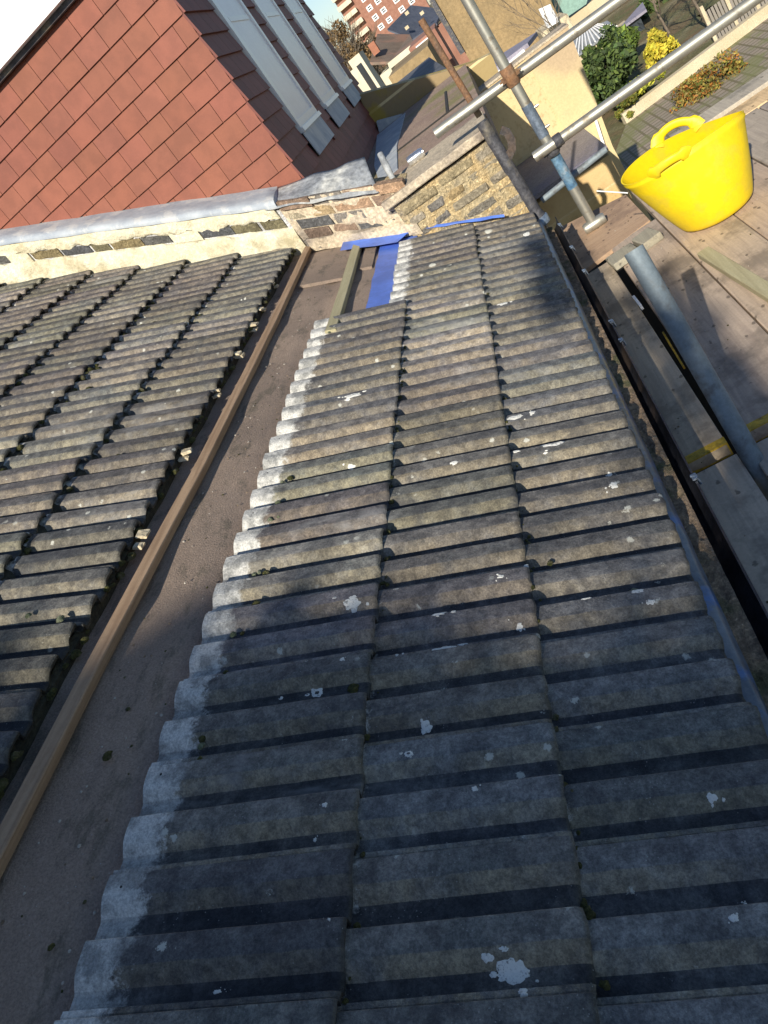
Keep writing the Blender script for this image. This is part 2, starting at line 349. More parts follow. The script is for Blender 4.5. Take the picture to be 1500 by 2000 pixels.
# ------------------------------------------------------------------ roof tiles
PROF = [(.0012, .010, 0, .9), (.0018, .0150, .5, 0), (.0045, .0165, .6, 0), (.012, .0160, .5, 0), (.0150, .006, 0, 1), (.0180, .0015, 0, 1), (.0360, .001, 0, 1), (.0400, .0035, 0, 1), (.0406, .0042, 1, 0), (.047, .0118, 1, 0), (.054, .0182, 1, 0), (.0605, .0214, 1, 0), (.063, .0222, .15, 0), (.070, .0232, 0, 0), (.085, .0240, 0, 0), (.0985, .0238, 0, 0), (.1012, .0215, 0, .2), (.1028, .008, 0, .8), (.1055, .0018, 0, 1), (.1360, .001, 0, 1), (.1400, .0035, 0, 1), (.1406, .0042, 1, 0), (.147, .0118, 1, 0), (.154, .0182, 1, 0), (.1605, .0214, 1, 0), (.163, .0224, .15, 0), (.170, .0235, 0, 0), (.185, .0242, 0, 0), (.1980, .0240, 0, 0), (.2000, .0215, 0, 0)]
PROF = [(a, b * .90, c, d) for a, b, c, d in PROF]
TW = 0.2
def up_(V): return .03 * max(0.0, V - 1.25)
def tile(mb, x0, V0, L, raise_, thick, skew=0.0, lift=0.0, tint=(1, 1, 1), cut=None, seed=0, turn=0.0):
    """one tile: near side at x0, tail at V0; the tail stands raise_ above the roof plane"""
    vs, at, fs = [], [], []
    rows = [0.0, .004, .012, .05, .11, .17, .23, .29, .33, L] if L > .335 else [0.0, .004, .012, .05, .11, .17, .23, L]
    n = len(PROF); r = random.Random(seed)
    for ri, v in enumerate(rows):
        edge = {0: -.0045, 1: -.0015}.get(ri, 0.0)
        for (s_, z, mo, pa) in PROF:
            V = V0 + v; h = raise_ * (1 - v / .37) + z + edge + lift * (1 - v / L) + (up_(V) if skew else 0)
            wob = (mnoise.noise(Vector((x0 * 9 + s_ * 30, V * 30, seed))) * .0011)
            tw = mnoise.noise(Vector((x0 * 9 + s_ * 60, 7.7, seed))) * (.004 if ri < 2 else .0)
            x = x0 + s_ + skew * (V - 1.2) + turn * (v - .17)
            vs.append(RP(x, V + tw, h + wob)); at.append((v, mo, pa))
    m_ = len(rows)
    for a in range(m_ - 1):
        for b in range(n - 1):
            fs.append((a * n + b, a * n + b + 1, (a + 1) * n + b + 1, (a + 1) * n + b))
    top = len(vs)
    # underside + tail face
    for v in (0.0, L):
        for (s_, z, mo, pa) in PROF:
            V = V0 + v; h = raise_ * (1 - v / .37) + z + lift * (1 - v / L) - thick + (up_(V) if skew else 0)
            x = x0 + s_ + skew * (V - 1.2) + turn * (v - .17)
            vs.append(RP(x, V + .002, h)); at.append((0 if v == 0 else v, .3, .4))
    for b in range(n - 1):
        fs.append((top + b, top + b + 1, b + 1, b))                      # tail
        fs.append((top + n + b + 1, top + n + b, (m_ - 1) * n + b, (m_ - 1) * n + b + 1))  # head
        fs.append((top + b + 1, top + b, top + n + b, top + n + b + 1))  # underside
    left = [a * n for a in range(m_)]; right = [a * n + n - 1 for a in range(m_)]
    fs.append(tuple(left + [top + n, top])); fs.append(tuple(right[::-1] + [top + n - 1, top + 2 * n - 1]))
    mb.add(vs, fs, 0, tint, at)

OX = 0.0785     # a seam stands at x = 0.678, 0.878 ...
house = empty('house_roof', (2.3, .6, .25), 'grey concrete tiled roof slope with a stripped band of bare felt along its middle', 'roof')
def tone(r, old=False):
    g = r.uniform(.68, 1.2)
    if r.random() < .12: g *= 1.3
    if old: g *= .80
    return (g * r.uniform(.96, 1.05), g * r.uniform(.98, 1.02), g * r.uniform(.95, 1.08))
def course(V0, xs, raise_, thick, old=False, skew=0.0, skip=(), seed=0, L=.372, endcut=None, label=None):
    mb = MB(); r = random.Random(seed)
    for i, x in enumerate(xs):
        if i in skip: continue
        jl = r.uniform(-.003, .003) if not old else r.uniform(-.007, .007)
        tl = tone(r, old)
        tile(mb, x, V0 + jl, L, raise_, thick, skew, r.uniform(0, .002) if not old else r.uniform(0, .007), tl, seed=seed * 100 + i, turn=r.uniform(-.006, .006) * (2 if old else 1))
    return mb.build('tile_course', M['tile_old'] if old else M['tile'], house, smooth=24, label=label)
xsA = [OX + TW * i for i in range(-1, 21)]
course(0.022, [x for x in xsA if x < 4.05], .0185, .0125, seed=1, L=.35, label='lowest row of tiles along the gutter')
course(.313, [x + .008 for x in xsA if x < 4.05], .0185, .0125, seed=2)
course(.612, [x + .016 for x in xsA if x + TW < 3.1], .0185, .0125, seed=3, label='top row of the lower strip with pale bare upper ends')
xsL = [OX + TW * i for i in range(-1, 25)]
for kk in range(9):
    V0 = 1.262 + .307 * kk
    xe = 4.36 + .19 * (V0 - 1.0)
    course(V0, [x - .02 * (kk % 2) for x in xsL if x < xe - .02], .024, .013, old=True, skew=.085, seed=10 + kk, L=.36)

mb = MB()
for kk in range(9):      # moss and dirt under each tail row, widened to stand in for shadow
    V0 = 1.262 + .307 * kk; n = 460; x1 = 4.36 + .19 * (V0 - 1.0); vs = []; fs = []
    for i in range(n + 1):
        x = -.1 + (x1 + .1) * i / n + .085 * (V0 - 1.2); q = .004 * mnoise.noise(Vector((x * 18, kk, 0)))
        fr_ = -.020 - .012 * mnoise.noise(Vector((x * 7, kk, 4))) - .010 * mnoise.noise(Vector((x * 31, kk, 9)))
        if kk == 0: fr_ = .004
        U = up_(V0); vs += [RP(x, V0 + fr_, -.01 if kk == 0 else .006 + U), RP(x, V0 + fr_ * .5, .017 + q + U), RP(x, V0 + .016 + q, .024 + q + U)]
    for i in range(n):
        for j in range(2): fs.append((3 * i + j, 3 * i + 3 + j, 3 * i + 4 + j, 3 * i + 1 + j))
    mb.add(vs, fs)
mb.build('dirt_and_shade_filling', mottled('packed_dirt_and_shade', (.03, .03, .022), (.05, .047, .03), 30, .95, bump=.8), house).__setitem__('kind', 'stuff')
# felt underlay, sagging between rafters
mb = MB(); NXf, NVf = 170, 60
vs = []; fs = []
for i in range(NXf + 1):
    x = -.6 + 5.15 * i / NXf
    for j in range(NVf + 1):
        V = .02 + (1.62 - .02) * j / NVf
        h = -.004 - .006 * (1 - abs(math.cos(math.pi * (x - .3) / .45))) * 1.2 + .004 * mnoise.noise(Vector((x * 3, V * 7, 1))) + .0015 * mnoise.noise(Vector((x * 14, V * 14, 5)))
        h += -.012 * math.exp(-((V - .99) / .03) ** 2)
        vs.append(RP(x, V, h))
for i in range(NXf):
    for j in range(NVf):
        a = i * (NVf + 1) + j
        fs.append((a, a + NVf + 1, a + NVf + 2, a + 1))
mb.add(vs, fs); mb.build('felt_underlay', M['felt'], house, smooth=180, label='brown roofing felt laid bare between the tiles')
mb = MB(); P4 = [RP(-.6, 1.60, -.02), RP(4.5, 1.60, -.02), RP(5.2, 4.6, -.02), RP(-.6, 4.6, -.02)]; mb.prism(P4, -RN * .02); mb.build('roof_boarding', M['dark'], house)
# felt lap / patch at the far end
mb = MB()
def slab(mb, x0, x1, V0, V1, h0, h1, wob=.004, mi=0, n=14, seed=0):
    vs = []; fs = []
    for i in range(n + 1):
        x = x0 + (x1 - x0) * i / n
        for j in range(5):
            V = V0 + (V1 - V0) * j / 4
            ww = wob * mnoise.noise(Vector((x * 5, V * 5, seed)))
            ev = .006 * mnoise.noise(Vector((x * 8, j, seed + 3))) if j in (0, 4) else 0
            vs.append(RP(x, V + ev, h1 + ww))
    for i in range(n):
        for j in range(4):
            a = i * 5 + j; fs.append((a, a + 5, a + 6, a + 1))
    b = [(i * 5) for i in range(n + 1)]; t = [(i * 5 + 4) for i in range(n + 1)]
    k = len(vs)
    vs2 = [vs[i] - RN * (h1 - h0) for i in b] + [vs[i] - RN * (h1 - h0) for i in t]
    for i in range(n):
        fs.append((b[i], b[i + 1], k + i + 1, k + i)); fs.append((t[i + 1], t[i], k + n + 1 + i, k + n + 2 + i))
    fs.append((0, 1, 2, 3, 4, k + n + 1, k)); fs.append(tuple([n * 5 + 4 - q for q in range(5)] + [k + n, k + 2 * n + 1]))
    mb.add(vs + vs2, fs, mi)
slab(mb, 3.80, 4.20, .805, .870, -.01, .004, seed=3)
slab(mb, 3.70, 4.28, .93, 1.15, -.01, .004, seed=8)
mb.build('felt_patch', M['felt'], house, smooth=40)
# battens
def bar(name, pts, wd, ht, mat, label, n=24, seed=0, parent=house, knee=0):
    mb = MB(); vs = []; fs = []
    for i in range(n + 1):
        t = i / n
        k_ = min(len(pts) - 2, int(t * (len(pts) - 1))); u = t * (len(pts) - 1) - k_
        x = pts[k_][0] * (1 - u) + pts[k_ + 1][0] * u; V = pts[k_][1] * (1 - u) + pts[k_ + 1][1] * u; h = pts[k_][2] * (1 - u) + pts[k_ + 1][2] * u
        V += .003 * mnoise.noise(Vector((x * 1.6, seed, 0))); b = .0022
        for (dv, dh) in ((-wd / 2, 0), (-wd / 2, ht - b), (-wd / 2 + b, ht), (wd / 2 - b, ht), (wd / 2, ht - b), (wd / 2, 0)):
            vs.append(RP(x, V + dv, h + dh))
    for i in range(n):
        for j in range(6):
            a = i * 6 + j; c2 = i * 6 + (j + 1) % 6; fs.append((a, c2, c2 + 6, a + 6))
    fs.append(tuple(range(5, -1, -1))); fs.append(tuple(range(n * 6, n * 6 + 6)))
    mb.add(vs, fs); return mb.build(name, mat, parent, smooth=25, label=label)
bar('batten', [(.25, 1.200, .004), (1.1, 1.196, .003), (2.0, 1.178, .003), (3.2, 1.174, .004), (4.36, 1.180, .012)], .034, .022, M['batten'], 'long brown sawn batten along the upper edge of the felt', 60, 1)
bar('batten', [(2.94, .902, 0), (4.30, .904, .003)], .044, .025, M['batten_pale'], 'short pale greenish batten near the brick pier', 12, 2)
# blue membrane at the missing tiles
mb = MB()
slab(mb, 3.04, 4.22, .60, .786, -.002, .006, .002, n=20, seed=5)
vs = []; fs = []
for i in range(15):
    V = .16 + (.985 - .16) * i / 14
    xw = 4.365 - .19 * (1.2 - V)
    for j, (dx, h) in enumerate(((-.21 if V > .64 else -.040, .008), (-.036, .012), (-.032, .016), (-.026, .018))):
        vs.append(RP(xw + dx + .008 * mnoise.noise(Vector((V * 9, j, 2))), V, h + (.022 if V < .62 else .018) + .004 * mnoise.noise(Vector((V * 12, j, 6)))))
for i in range(14):
    for j in range(3): a = i * 4 + j; fs.append((a, a + 1, a + 5, a + 4))
mb.add(vs, fs); mb.build('breather_membrane', M['blue'], house, smooth=60, label='bright blue membrane strip in the gap where tiles are missing')
# rotten broken batten ends poking out from under the upper tiles
mb = MB(); rr = random.Random(4)
for (x, V) in ((1.62, 1.245), (2.06, 1.25), (2.85, 1.262), (3.15, 1.262), (2.5, 1.26), (3.72, 1.275), (3.38, 1.27)):
    for q in range(2):
        R_ = Matrix.Rotation(PIT, 3, 'X') @ Matrix.Rotation(rr.uniform(-.3, .3), 3, 'Z')
        mb.box(RP(x + rr.uniform(-.02, .02), V - rr.uniform(.0, .012), .018 + .012 * q), (rr.uniform(.018, .034), rr.uniform(.025, .05), .008), R_, 0, (1.7, 1.6, 1.2) if q else (1.2, 1.0, .7), .002, .002)
mb.build('mortar_bedding', mottled('broken_mortar', (.66, .58, .42), (.50, .42, .28), 30, .9, bump=.8, tint=False), house, label='crumbs of pale mortar at the tile ends').__setitem__('kind', 'stuff')
# rafters, fascia
mb = MB(); mb.box((1.9, .06, -.16), (4.6, .022, .20), None, 0, (1, 1, 1), .003)
mb.build('fascia_board', plain('dark_fascia', (.10, .10, .11), .6), house)
mb = MB()
vs = []; fs = []
for i in range(80):
    x = -.4 + 4.52 * i / 79
    for j, (y, z) in enumerate(((.10, .041), (.030, .010), (.004, -.001), (-.001, -.007), (-.004, -.022))):
        vs.append((x, y + (.0025 * mnoise.noise(Vector((x * 9, j, 3))) if j > 2 else 0), z + .002 * mnoise.noise(Vector((x * 12, j, 1)))))
for i in range(79):
    for j in range(4): a = i * 5 + j; fs.append((a, a + 1, a + 6, a + 5))
mb.add(vs, fs); mb.build('eaves_tray', M['tray'], house, smooth=30, label='narrow blue grey strip between the tiles and the gutter')

# moss and litter lying on the tiles
mb = MB(); rr = random.Random(11)
def blob(mb, P, r, h, N=RN, mi=0, seed=0, sub=7):
    vs = []; fs = []
    t1 = Vector((1, 0, 0)); t2 = N.cross(t1)
    for a in range(5):
        th = a / 4 * math.pi / 2
        for b in range(10):
            ph = b / 10 * 2 * math.pi; rr_ = r * math.cos(th) * (1 + .45 * mnoise.noise(Vector((math.cos(ph) * 2, math.sin(ph) * 2, seed * 3.1 + a * .6))))
            vs.append(P + t1 * math.cos(ph) * rr_ + t2 * math.sin(ph) * rr_ * .8 + N * h * math.sin(th) * (1 + .3 * mnoise.noise(Vector((b, a, seed)))))
    for a in range(4):
        for b in range(10): fs.append((a * 10 + b, a * 10 + (b + 1) % 10, (a + 1) * 10 + (b + 1) % 10, (a + 1) * 10 + b))
    mb.add(vs, fs, mi)
sd = 0
for kk in range(8):          # old roof: moss under the tails and in the pans
    V0 = 1.262 + .307 * kk
    for q in range(95 if kk < 4 else 50):
        sd += 1; x = rr.uniform(.5, 4.3 + .2 * (V0 - 1.2)); r_ = rr.uniform(.006, .017)
        if rr.random() < .6: V = V0 + rr.uniform(-.012, .004); h0 = rr.uniform(.006, .030)
        else:
            V = V0 + rr.uniform(.0, .3); h0 = .018; x = round((x - OX) / TW) * TW + OX + rr.choice((.005, .012, .11)) + .085 * (V - 1.2)
        blob(mb, RP(x, V, h0 * .85 + up_(V)), r_, r_ * rr.uniform(.5, .9), seed=sd)
for kk, Vc in enumerate((0.313, .612)):
    for q in range(120):
        sd += 1; x = rr.uniform(.4, 4.1); r_ = rr.uniform(.002, .0075)
        if kk == 1 and x > 3.1: continue
        blob(mb, RP(x, Vc + rr.uniform(-.012, .0), rr.uniform(.012, .024)), r_, r_ * .8, seed=sd)
for q in range(34):
    sd += 1; r_ = rr.uniform(.005, .011); x = rr.uniform(.5, 3.0)
    blob(mb, RP(x, .90 + rr.uniform(-.012, .012), .016), r_, r_ * .7, seed=sd, mi=rr.choice((0, 1)))
def pb(px, py, r, mi=0, hh=.5, h0=.02):
    global sd; sd += 1
    q = on(px, py, 0, 2)
    # intersect with the roof plane
    d = (q - CAM).normalized(); t = (RN.dot(RN * h0 - CAM)) / RN.dot(d); blob(mb, CAM + d * t, r, r * hh, seed=sd, mi=mi)
for a in ((1345, 1328, .011, 1), (675, 890, .016, 0), (1240, 1160, .016, 1), (1270, 1160, .011, 0), (1287, 1162, .009, 1), (210, 1477, .011, 0, .6, .0), (500, 1180, .011, 0), (520, 1120, .011, 0), (118, 1210, .011, 1, .7, .045), (55, 1203, .009, 1, .6, .045), (455, 1412, .012, 0), (690, 1345, .013, 0, .3), (597, 1388, .011, 1, .3), (545, 1575, .011, 1, .3), (55, 1235, .013, 0, .6, .03), (0, 1462, .008, 1, .6, .04), (250, 1385, .006, 0, .5, 0), (100, 1850, .006, 0, .5, 0), (1060, 1275, .01, 0), (1075, 1100, .009, 0), (740, 566, .012, 0, .4, .0), (735, 1180, .008, 0), (780, 1010, .01, 0), (1010, 1085, .008, 0)):
    pb(*a)
tag(mb.build('moss', [M['moss'], M['palemoss']], None, smooth=180), 'dark and pale cushions of moss scattered over the tiles', 'moss', kind='stuff')
mb = MB(); rr = random.Random(91)
for q in range(230):      # grit, crumbs of mortar and bits of moss dropped on the felt and the boards
    if q < 150:
        x = rr.uniform(.4, 4.1); V = rr.uniform(1.0, 1.155) if x > .2 else 1.05; P = RP(x, V, -.004); N_ = RN
    else:
        P = Vector((rr.uniform(.9, 4.1), rr.choice((rr.uniform(-.17, -.05), rr.uniform(-.41, -.22), rr.uniform(-.8, -.44))), -.199)); N_ = Vector((0, 0, 1))
    blob(mb, P, rr.uniform(.0012, .0038), rr.uniform(.001, .003), N_, rr.choice((0, 0, 1, 2)), seed=q)
tag(mb.build('grit', [mottled('mortar_crumb', (.55, .50, .42), (.40, .36, .30), 60, .9), M['moss'], M['debris']], None, smooth=180), 'grit and crumbs of mortar dropped on the felt and the boards', 'grit', kind='stuff')
mb = MB()
for x in xsA:
    if x + TW < 3.1:
        c = RP(x + .016 + .178, .612 + .345, .0); n_ = 8
        hh = .0185 * (1 - .345 / .37) + .0222 * .9 + .0012
        ring = [c + RN * hh + Vector((1, 0, 0)) * math.cos(6.283 * q / n_) * .0026 + RN.cross(Vector((1, 0, 0))) * math.sin(6.283 * q / n_) * .0022 for q in range(n_)]
        mb.prism(ring, RN * .0006)
mb.build('nail_holes', M['dark'], house).__setitem__('kind', 'stuff')
# big white lichen splashes where the photograph shows them
k = NT('white_lichen', .9, 0, .2); k.color(k.mix(k.step(k.noise(170, 5, .85), .33, .47), (.22, .215, .19), (.80, .79, .72))); k.bump(k.noise(220, 3), .8, .003); M['lichen'] = k.m
mb = MB()
def roofhit(px, py, h0=.0):
    q = on(px, py, 0, 2); d = (q - CAM).normalized(); t = RN.dot(RN * h0 - CAM) / RN.dot(d); return CAM + d * t
def prof_h(P, kk):
    V = P.y * CP + P.z * SP
    c = 0 if V < .313 else (1 if V < .612 else 2)
    s_ = (P.x - (OX + (0, .008, .016)[c])) % TW; v = V - (.022, .313, .612)[c]
    for a, b in zip(PROF, PROF[1:]):
        if a[0] <= s_ <= b[0]: z = a[1] + (b[1] - a[1]) * (s_ - a[0]) / max(1e-6, b[0] - a[0]); break
    else: z = .01
    return .0185 * (1 - v / .37) + z
def splash(px, py, r, asp=1.0, seed=0, ring=False):
    r *= .85
    P0 = roofhit(px, py, .02); x0 = P0.x; V0 = P0.y * CP + P0.z * SP
    rr2 = random.Random(seed); n = 30
    for g in range(9 if r > .012 else 4):
        ox = rr2.gauss(0, .75) * r if g else 0; oV = rr2.gauss(0, .9) * r * asp if g else 0; rg = r * (.85 if g == 0 else rr2.uniform(.08, .38))
        vs = []; fs = []
        for q in range(n):
            a = 2 * math.pi * q / n; k_ = rg * (1 + .5 * mnoise.noise(Vector((math.cos(a) * 1.6, math.sin(a) * 1.6, seed + g * 5.5))) + .25 * mnoise.noise(Vector((math.cos(a) * 5, math.sin(a) * 5, seed * 2.3 + g))))
            for f in (1.0, .66, .33 if not ring else .4):
                x = x0 + ox + math.cos(a) * k_ * f; V = V0 + oV + math.sin(a) * k_ * asp * f
                P = RP(x, V); vs.append(RP(x, V, prof_h(P, 0) + (.0004 if f == 1 else .0018)))
        for q in range(n):
            q2 = (q + 1) % n
            fs.append((q * 3, q2 * 3, q2 * 3 + 1, q * 3 + 1)); fs.append((q * 3 + 1, q2 * 3 + 1, q2 * 3 + 2, q * 3 + 2))
        if not ring: fs.append(tuple(q * 3 + 2 for q in range(n)))
        mb.add(vs, fs)
for i, a in enumerate(((1000, 1897, .017, 1.5), (1024, 1948, .008, 1), (830, 1415, .014, 1.0), (800, 1480, .009, 1, True), (618, 1350, .014, 1.1, True), (547, 1357, .005, 1), (775, 1275, .011, .9), (870, 1272, .011, 2.6), (905, 1262, .007, 2), (690, 1187, .019, 1.6), (640, 1587, .006, 1), (614, 1637, .004, 1), (930, 1553, .007, 1), (1080, 872, .026, 1.8), (1040, 812, .012, 1), (1005, 820, .014, 2), (985, 597, .02, 1.2), (1030, 462, .02, 1), (876, 892, .008, 1), (908, 893, .008, 1), (888, 912, .009, 1.4), (860, 1206, .01, 2), (980, 1140, .008, 1.2), (1015, 1228, .009, 1), (1190, 925, .008, 1), (1200, 958, .013, 1), (1272, 1188, .009, 1.4), (1120, 1170, .005, 1), (1145, 1176, .008, 1.6), (673, 1302, .006, 1), (685, 912, .009, 1.3), (655, 825, .007, 1), (690, 780, .018, 1.8), (760, 695, .014, 1), (585, 940, .012, 1), (420, 1930, .004, 2), (650, 1813, .003, 1), (1390, 1567, .009, 1), (1457, 1763, .004, 1), (1433, 1807, .007, 1), (1245, 1167, .012, 1.5), (1030, 1115, .008, 1), (870, 1203, .006, 1.5))):
    splash(*a[:4], seed=i * 3 + 1, ring=len(a) > 4)
tag(mb.build('lichen', M['lichen'], None, smooth=180), 'white crusts of lichen spotted over the lower rows of tiles', 'lichen', kind='stuff')

# ------------------------------------------------------------------ gutter
g = empty('rain_gutter', (2.0, -.02, -.09), 'black half round gutter full of grit running beside the lowest tiles', 'gutter')
mb = MB(); vs = []; fs = []; GR = .052; gy, gz = -.012, -.046
arc = [math.radians(a) for a in range(180, 361, 15)]
sect = [(math.cos(a) * GR, math.sin(a) * GR * 1.05) for a in arc] + [(GR + .004, .002), (GR + .004, -.004)]
sect = sect[:13] + [(GR + .0045, 0.001), (GR + .0045, -.008)]
nn = len(sect)
for i in range(60):
    x = -.5 + 4.62 * i / 59
    for (a, b) in sect: vs.append((x, gy - a, gz + b))
for i in range(59):
    for j in range(nn - 1): q = i * nn + j; fs.append((q, q + 1, q + nn + 1, q + nn))
mb.add(vs, fs); mb.build('trough', M['gutter'], g, smooth=50)
mb = MB(); vs = []; fs = []
for i in range(420):
    x = -.5 + 4.6 * i / 419
    for j in range(9):
        y = gy + .040 - .062 * j / 8
        z = gz - .004 + .014 * max(0, 1 - abs(j - 2.2) / 6) + .010 * mnoise.noise(Vector((x * 20, y * 60, 1))) + .008 * mnoise.noise(Vector((x * 70, y * 90, 4)))
        if x > 2.6: z -= .022 * min(1, (x - 2.6) / .6)
        vs.append((x, y, z))
for i in range(419):
    for j in range(8): q = i * 9 + j; fs.append((q, q + 1, q + 10, q + 9))
mb.add(vs, fs)
o = mb.build('debris', M['debris'], g, smooth=180, label='brown grit and moss lying in the gutter'); o['kind'] = 'stuff'
for x in (.95, 1.60, 2.45, 2.62, 3.2, 3.55, 3.95):
    mb = MB()
    mb.tube([(x, gy - GR - .008, gz - .02), (x, gy - GR - .008, gz + .006), (x, gy - GR + .004, gz + .010)], .0035, 8)
    mb.box((x, gy - GR - .003, gz + .004), (.022, .012, .006), None, 0, (1, 1, 1), .001)
    mb.build('bracket_clip', M['greypaint'], g, smooth=40)

# old iron downpipe, split open, standing against the pier above the gutter end
dp = empty('broken_downpipe', (4.12, -.005, -.04), 'split old iron downpipe standing at the corner of the brick pier, mossy inside', 'downpipe')
mb = MB(); vs = []; fs = []
for i in range(30):
    z = -.03 + .54 * i / 29; r_ = .030 if z > .02 else .036
    for j in range(15):
        a = math.radians(-50 + 280 * j / 14) if z < .26 else math.radians(-70 + 320 * j / 14)
        rr_ = r_ * (1 + .05 * mnoise.noise(Vector((z * 14, j, 0)))) * (1 + (.12 if j in (0, 14) else 0) * mnoise.noise(Vector((z * 30, 0, 3))))
        vs.append((4.12 + math.sin(a - math.pi / 2 + math.pi / 2) * 0 + math.cos(a + math.radians(-90) + math.radians(0)) * rr_, .0 + math.sin(a - math.radians(90)) * rr_, z))
vs = [(4.12 - (v[0] - 4.12) * 0 + (v[0] - 4.12), v[1], v[2]) for v in vs]
for i in range(29):
    for j in range(14): q = i * 15 + j; fs.append((q, q + 1, q + 16, q + 15))
# rotate the section so the split faces the roof (-x)
vs = [(4.12 + (v[1]) * 1.0, -(v[0] - 4.12), v[2]) for v in vs]
mb.add(vs, fs); mb.build('pipe_shell', M['iron'], dp, smooth=60)
mb = MB(); mb.tube([(4.125, 0, .0), (4.13, .0, .22)], [.022, .012], 9)
mb.build('moss_filling', M['moss'], dp, smooth=180)
mb = MB(); mb.tube([(4.12, 0, -.045), (4.12, 0, -.040), (4.12, 0, -.005), (4.12, 0, 0)], [.036, .043, .043, .037], 20, cap=True)
mb.build('socket_collar', M['greypaint'], dp, smooth=50)
mb = MB(); H = [on(1010, 303, 4.1), on(1006, 288, 4.1), on(998, 268, 4.1), on(984, 254, 4.1), on(975, 262, 4.1)]
H = [on(992, 308, 4.1), on(1000, 292, 4.1), on(999, 274, 4.1), on(990, 258, 4.1), on(978, 254, 4.1)]
vs = []; fs = []
for i, P in enumerate(H):
    t = (H[min(i + 1, len(H) - 1)] - H[max(i - 1, 0)]).normalized(); s_ = t.cross(Vector((-1, 0, 0)))
    q = .019
    vs += [P - s_ * q, P + s_ * q, P + s_ * q + Vector((.006, 0, 0)), P - s_ * q + Vector((.006, 0, 0))]
for i in range(len(H) - 1):
    for j in range(4): fs.append((i * 4 + j, i * 4 + (j + 1) % 4, i * 4 + 4 + (j + 1) % 4, i * 4 + 4 + j))
fs.append((3, 2, 1, 0)); fs.append(tuple(range(len(H) * 4 - 4, len(H) * 4))); mb.add(vs, fs)
mb.build('hook_bracket', M['darkiron'], dp, label='curved dark iron hook sticking out sideways')
rp = MB(); a = on(925, 208, 4.24); b = on(822, 38, 4.24)
rp.tube([b, a + (a - b) * .12], .016, 10); ob = rp.build('rusty_pole', M['rust'], None, smooth=60, loc=tuple(a))
tag(ob, 'rust brown upright pole standing behind the pier coping', 'pole')

# ------------------------------------------------------------------ party wall with render, then bare brick
def WP(V, off, h):       # off: metres in front of the wall face (towards the camera)
    x = 4.35 + .19 * (V - 1.2) - off
    P = RP(x, V, up_(V)); return P + Vector((0, 0, h))
HF = CP
pw = empty('party_wall', (4.6, 1.8, .8), 'low cream rendered party wall climbing the roof with grey lead along its top', 'wall')
def strip(V0, V1, prof, nV=80, jit=.004, seed=0, ends=True, grad=0.0, rag=()):
    """profile [(off,h)] swept up the slope; the surface is roughened"""
    mb = MB(); vs = []; fs = []; n = len(prof)
    for i in range(nV + 1):
        V = V0 + (V1 - V0) * i / nV
        for j, (o_, h) in enumerate(prof):
            j1 = jit * mnoise.noise(Vector((V * 7, j * 1.3, seed))) + jit * .6 * mnoise.noise(Vector((V * 25, j * 2.3, seed)))
            j2 = jit * mnoise.noise(Vector((V * 6, j * 1.7, seed + 9)))
            if j in rag: j2 += .016 * mnoise.noise(Vector((V * 13, seed, 0))) + .008 * mnoise.noise(Vector((V * 40, seed, 2)))
            vs.append(WP(V, o_ + j1, h + j2 * 1.2 + grad * (V - 1.17) * (1 if o_ < .02 else .25)))
    for i in range(nV):
        for j in range(n - 1): q = i * n + j; fs.append((q, q + n, q + n + 1, q + 1))
    if ends: fs.append(tuple(range(n))); fs.append(tuple(range(nV * n + n - 1, nV * n - 1, -1)))
    mb.add(vs, fs); return mb
strip(1.15, 4.6, [(-.20, -.1), (.004, -.1), (.004, .26), (-.20, .26)], 10, 0).build('brick_core', M['brick'], pw)
strip(1.175, 4.6, [(0, -.02), (.03, -.01), (.028, .03), (.026, .09), (.022, .135), (.014, .150), (-.004, .156), (-.05, .156)], 220, .012, 1, rag=(4, 5, 6)).build('render_band', M['render'], pw, smooth=60, label='lower band of cream render with a ragged upper edge')
strip(1.20, 4.6, [(-.02, .205), (.014, .207), (.022, .222), (.024, .250), (.018, .285), (.0, .290), (-.06, .290)], 220, .014, 2, rag=(0, 1, 2)).build('render_band', M['render'], pw, smooth=60, label='upper band of cream render below the lead')
mb = MB(); rr = random.Random(3); V = 1.2
while V < 4.4:
    ln = rr.uniform(.10, .20)
    c_ = rr.choice(((.16, .16, .15), (.19, .185, .17), (.14, .145, .15), (.34, .27, .14), (.27, .24, .14)))
    if rr.random() < .75:
        P = [WP(V, .014, .158), WP(V + ln, .014, .158), WP(V + ln, .014, .206), WP(V, .014, .206)]
        mb.prism(P, Vector((.05, 0, 0)), 0, c_)
    else:
        P = [WP(V, .020, .150), WP(V + ln, .022, .150), WP(V + ln, .020, .212), WP(V, .018, .212)]
        mb.prism(P, Vector((.05, 0, 0)), 1, (1, 1, 1))
    V += ln + rr.uniform(.004, .02)
mb.build('bare_bricks', [M['brick'], M['render']], pw, smooth=30, label='line of dark bricks showing between the render bands').__setitem__('kind', 'stuff')
strip(1.17, 4.6, [(.030, .278), (.032, .290), (.026, .305), (.004, .318), (-.05, .328), (-.12, .336), (-.22, .345)], 60, .005, 4, grad=.0).build('lead_flashing', M['lead'], pw, smooth=70)
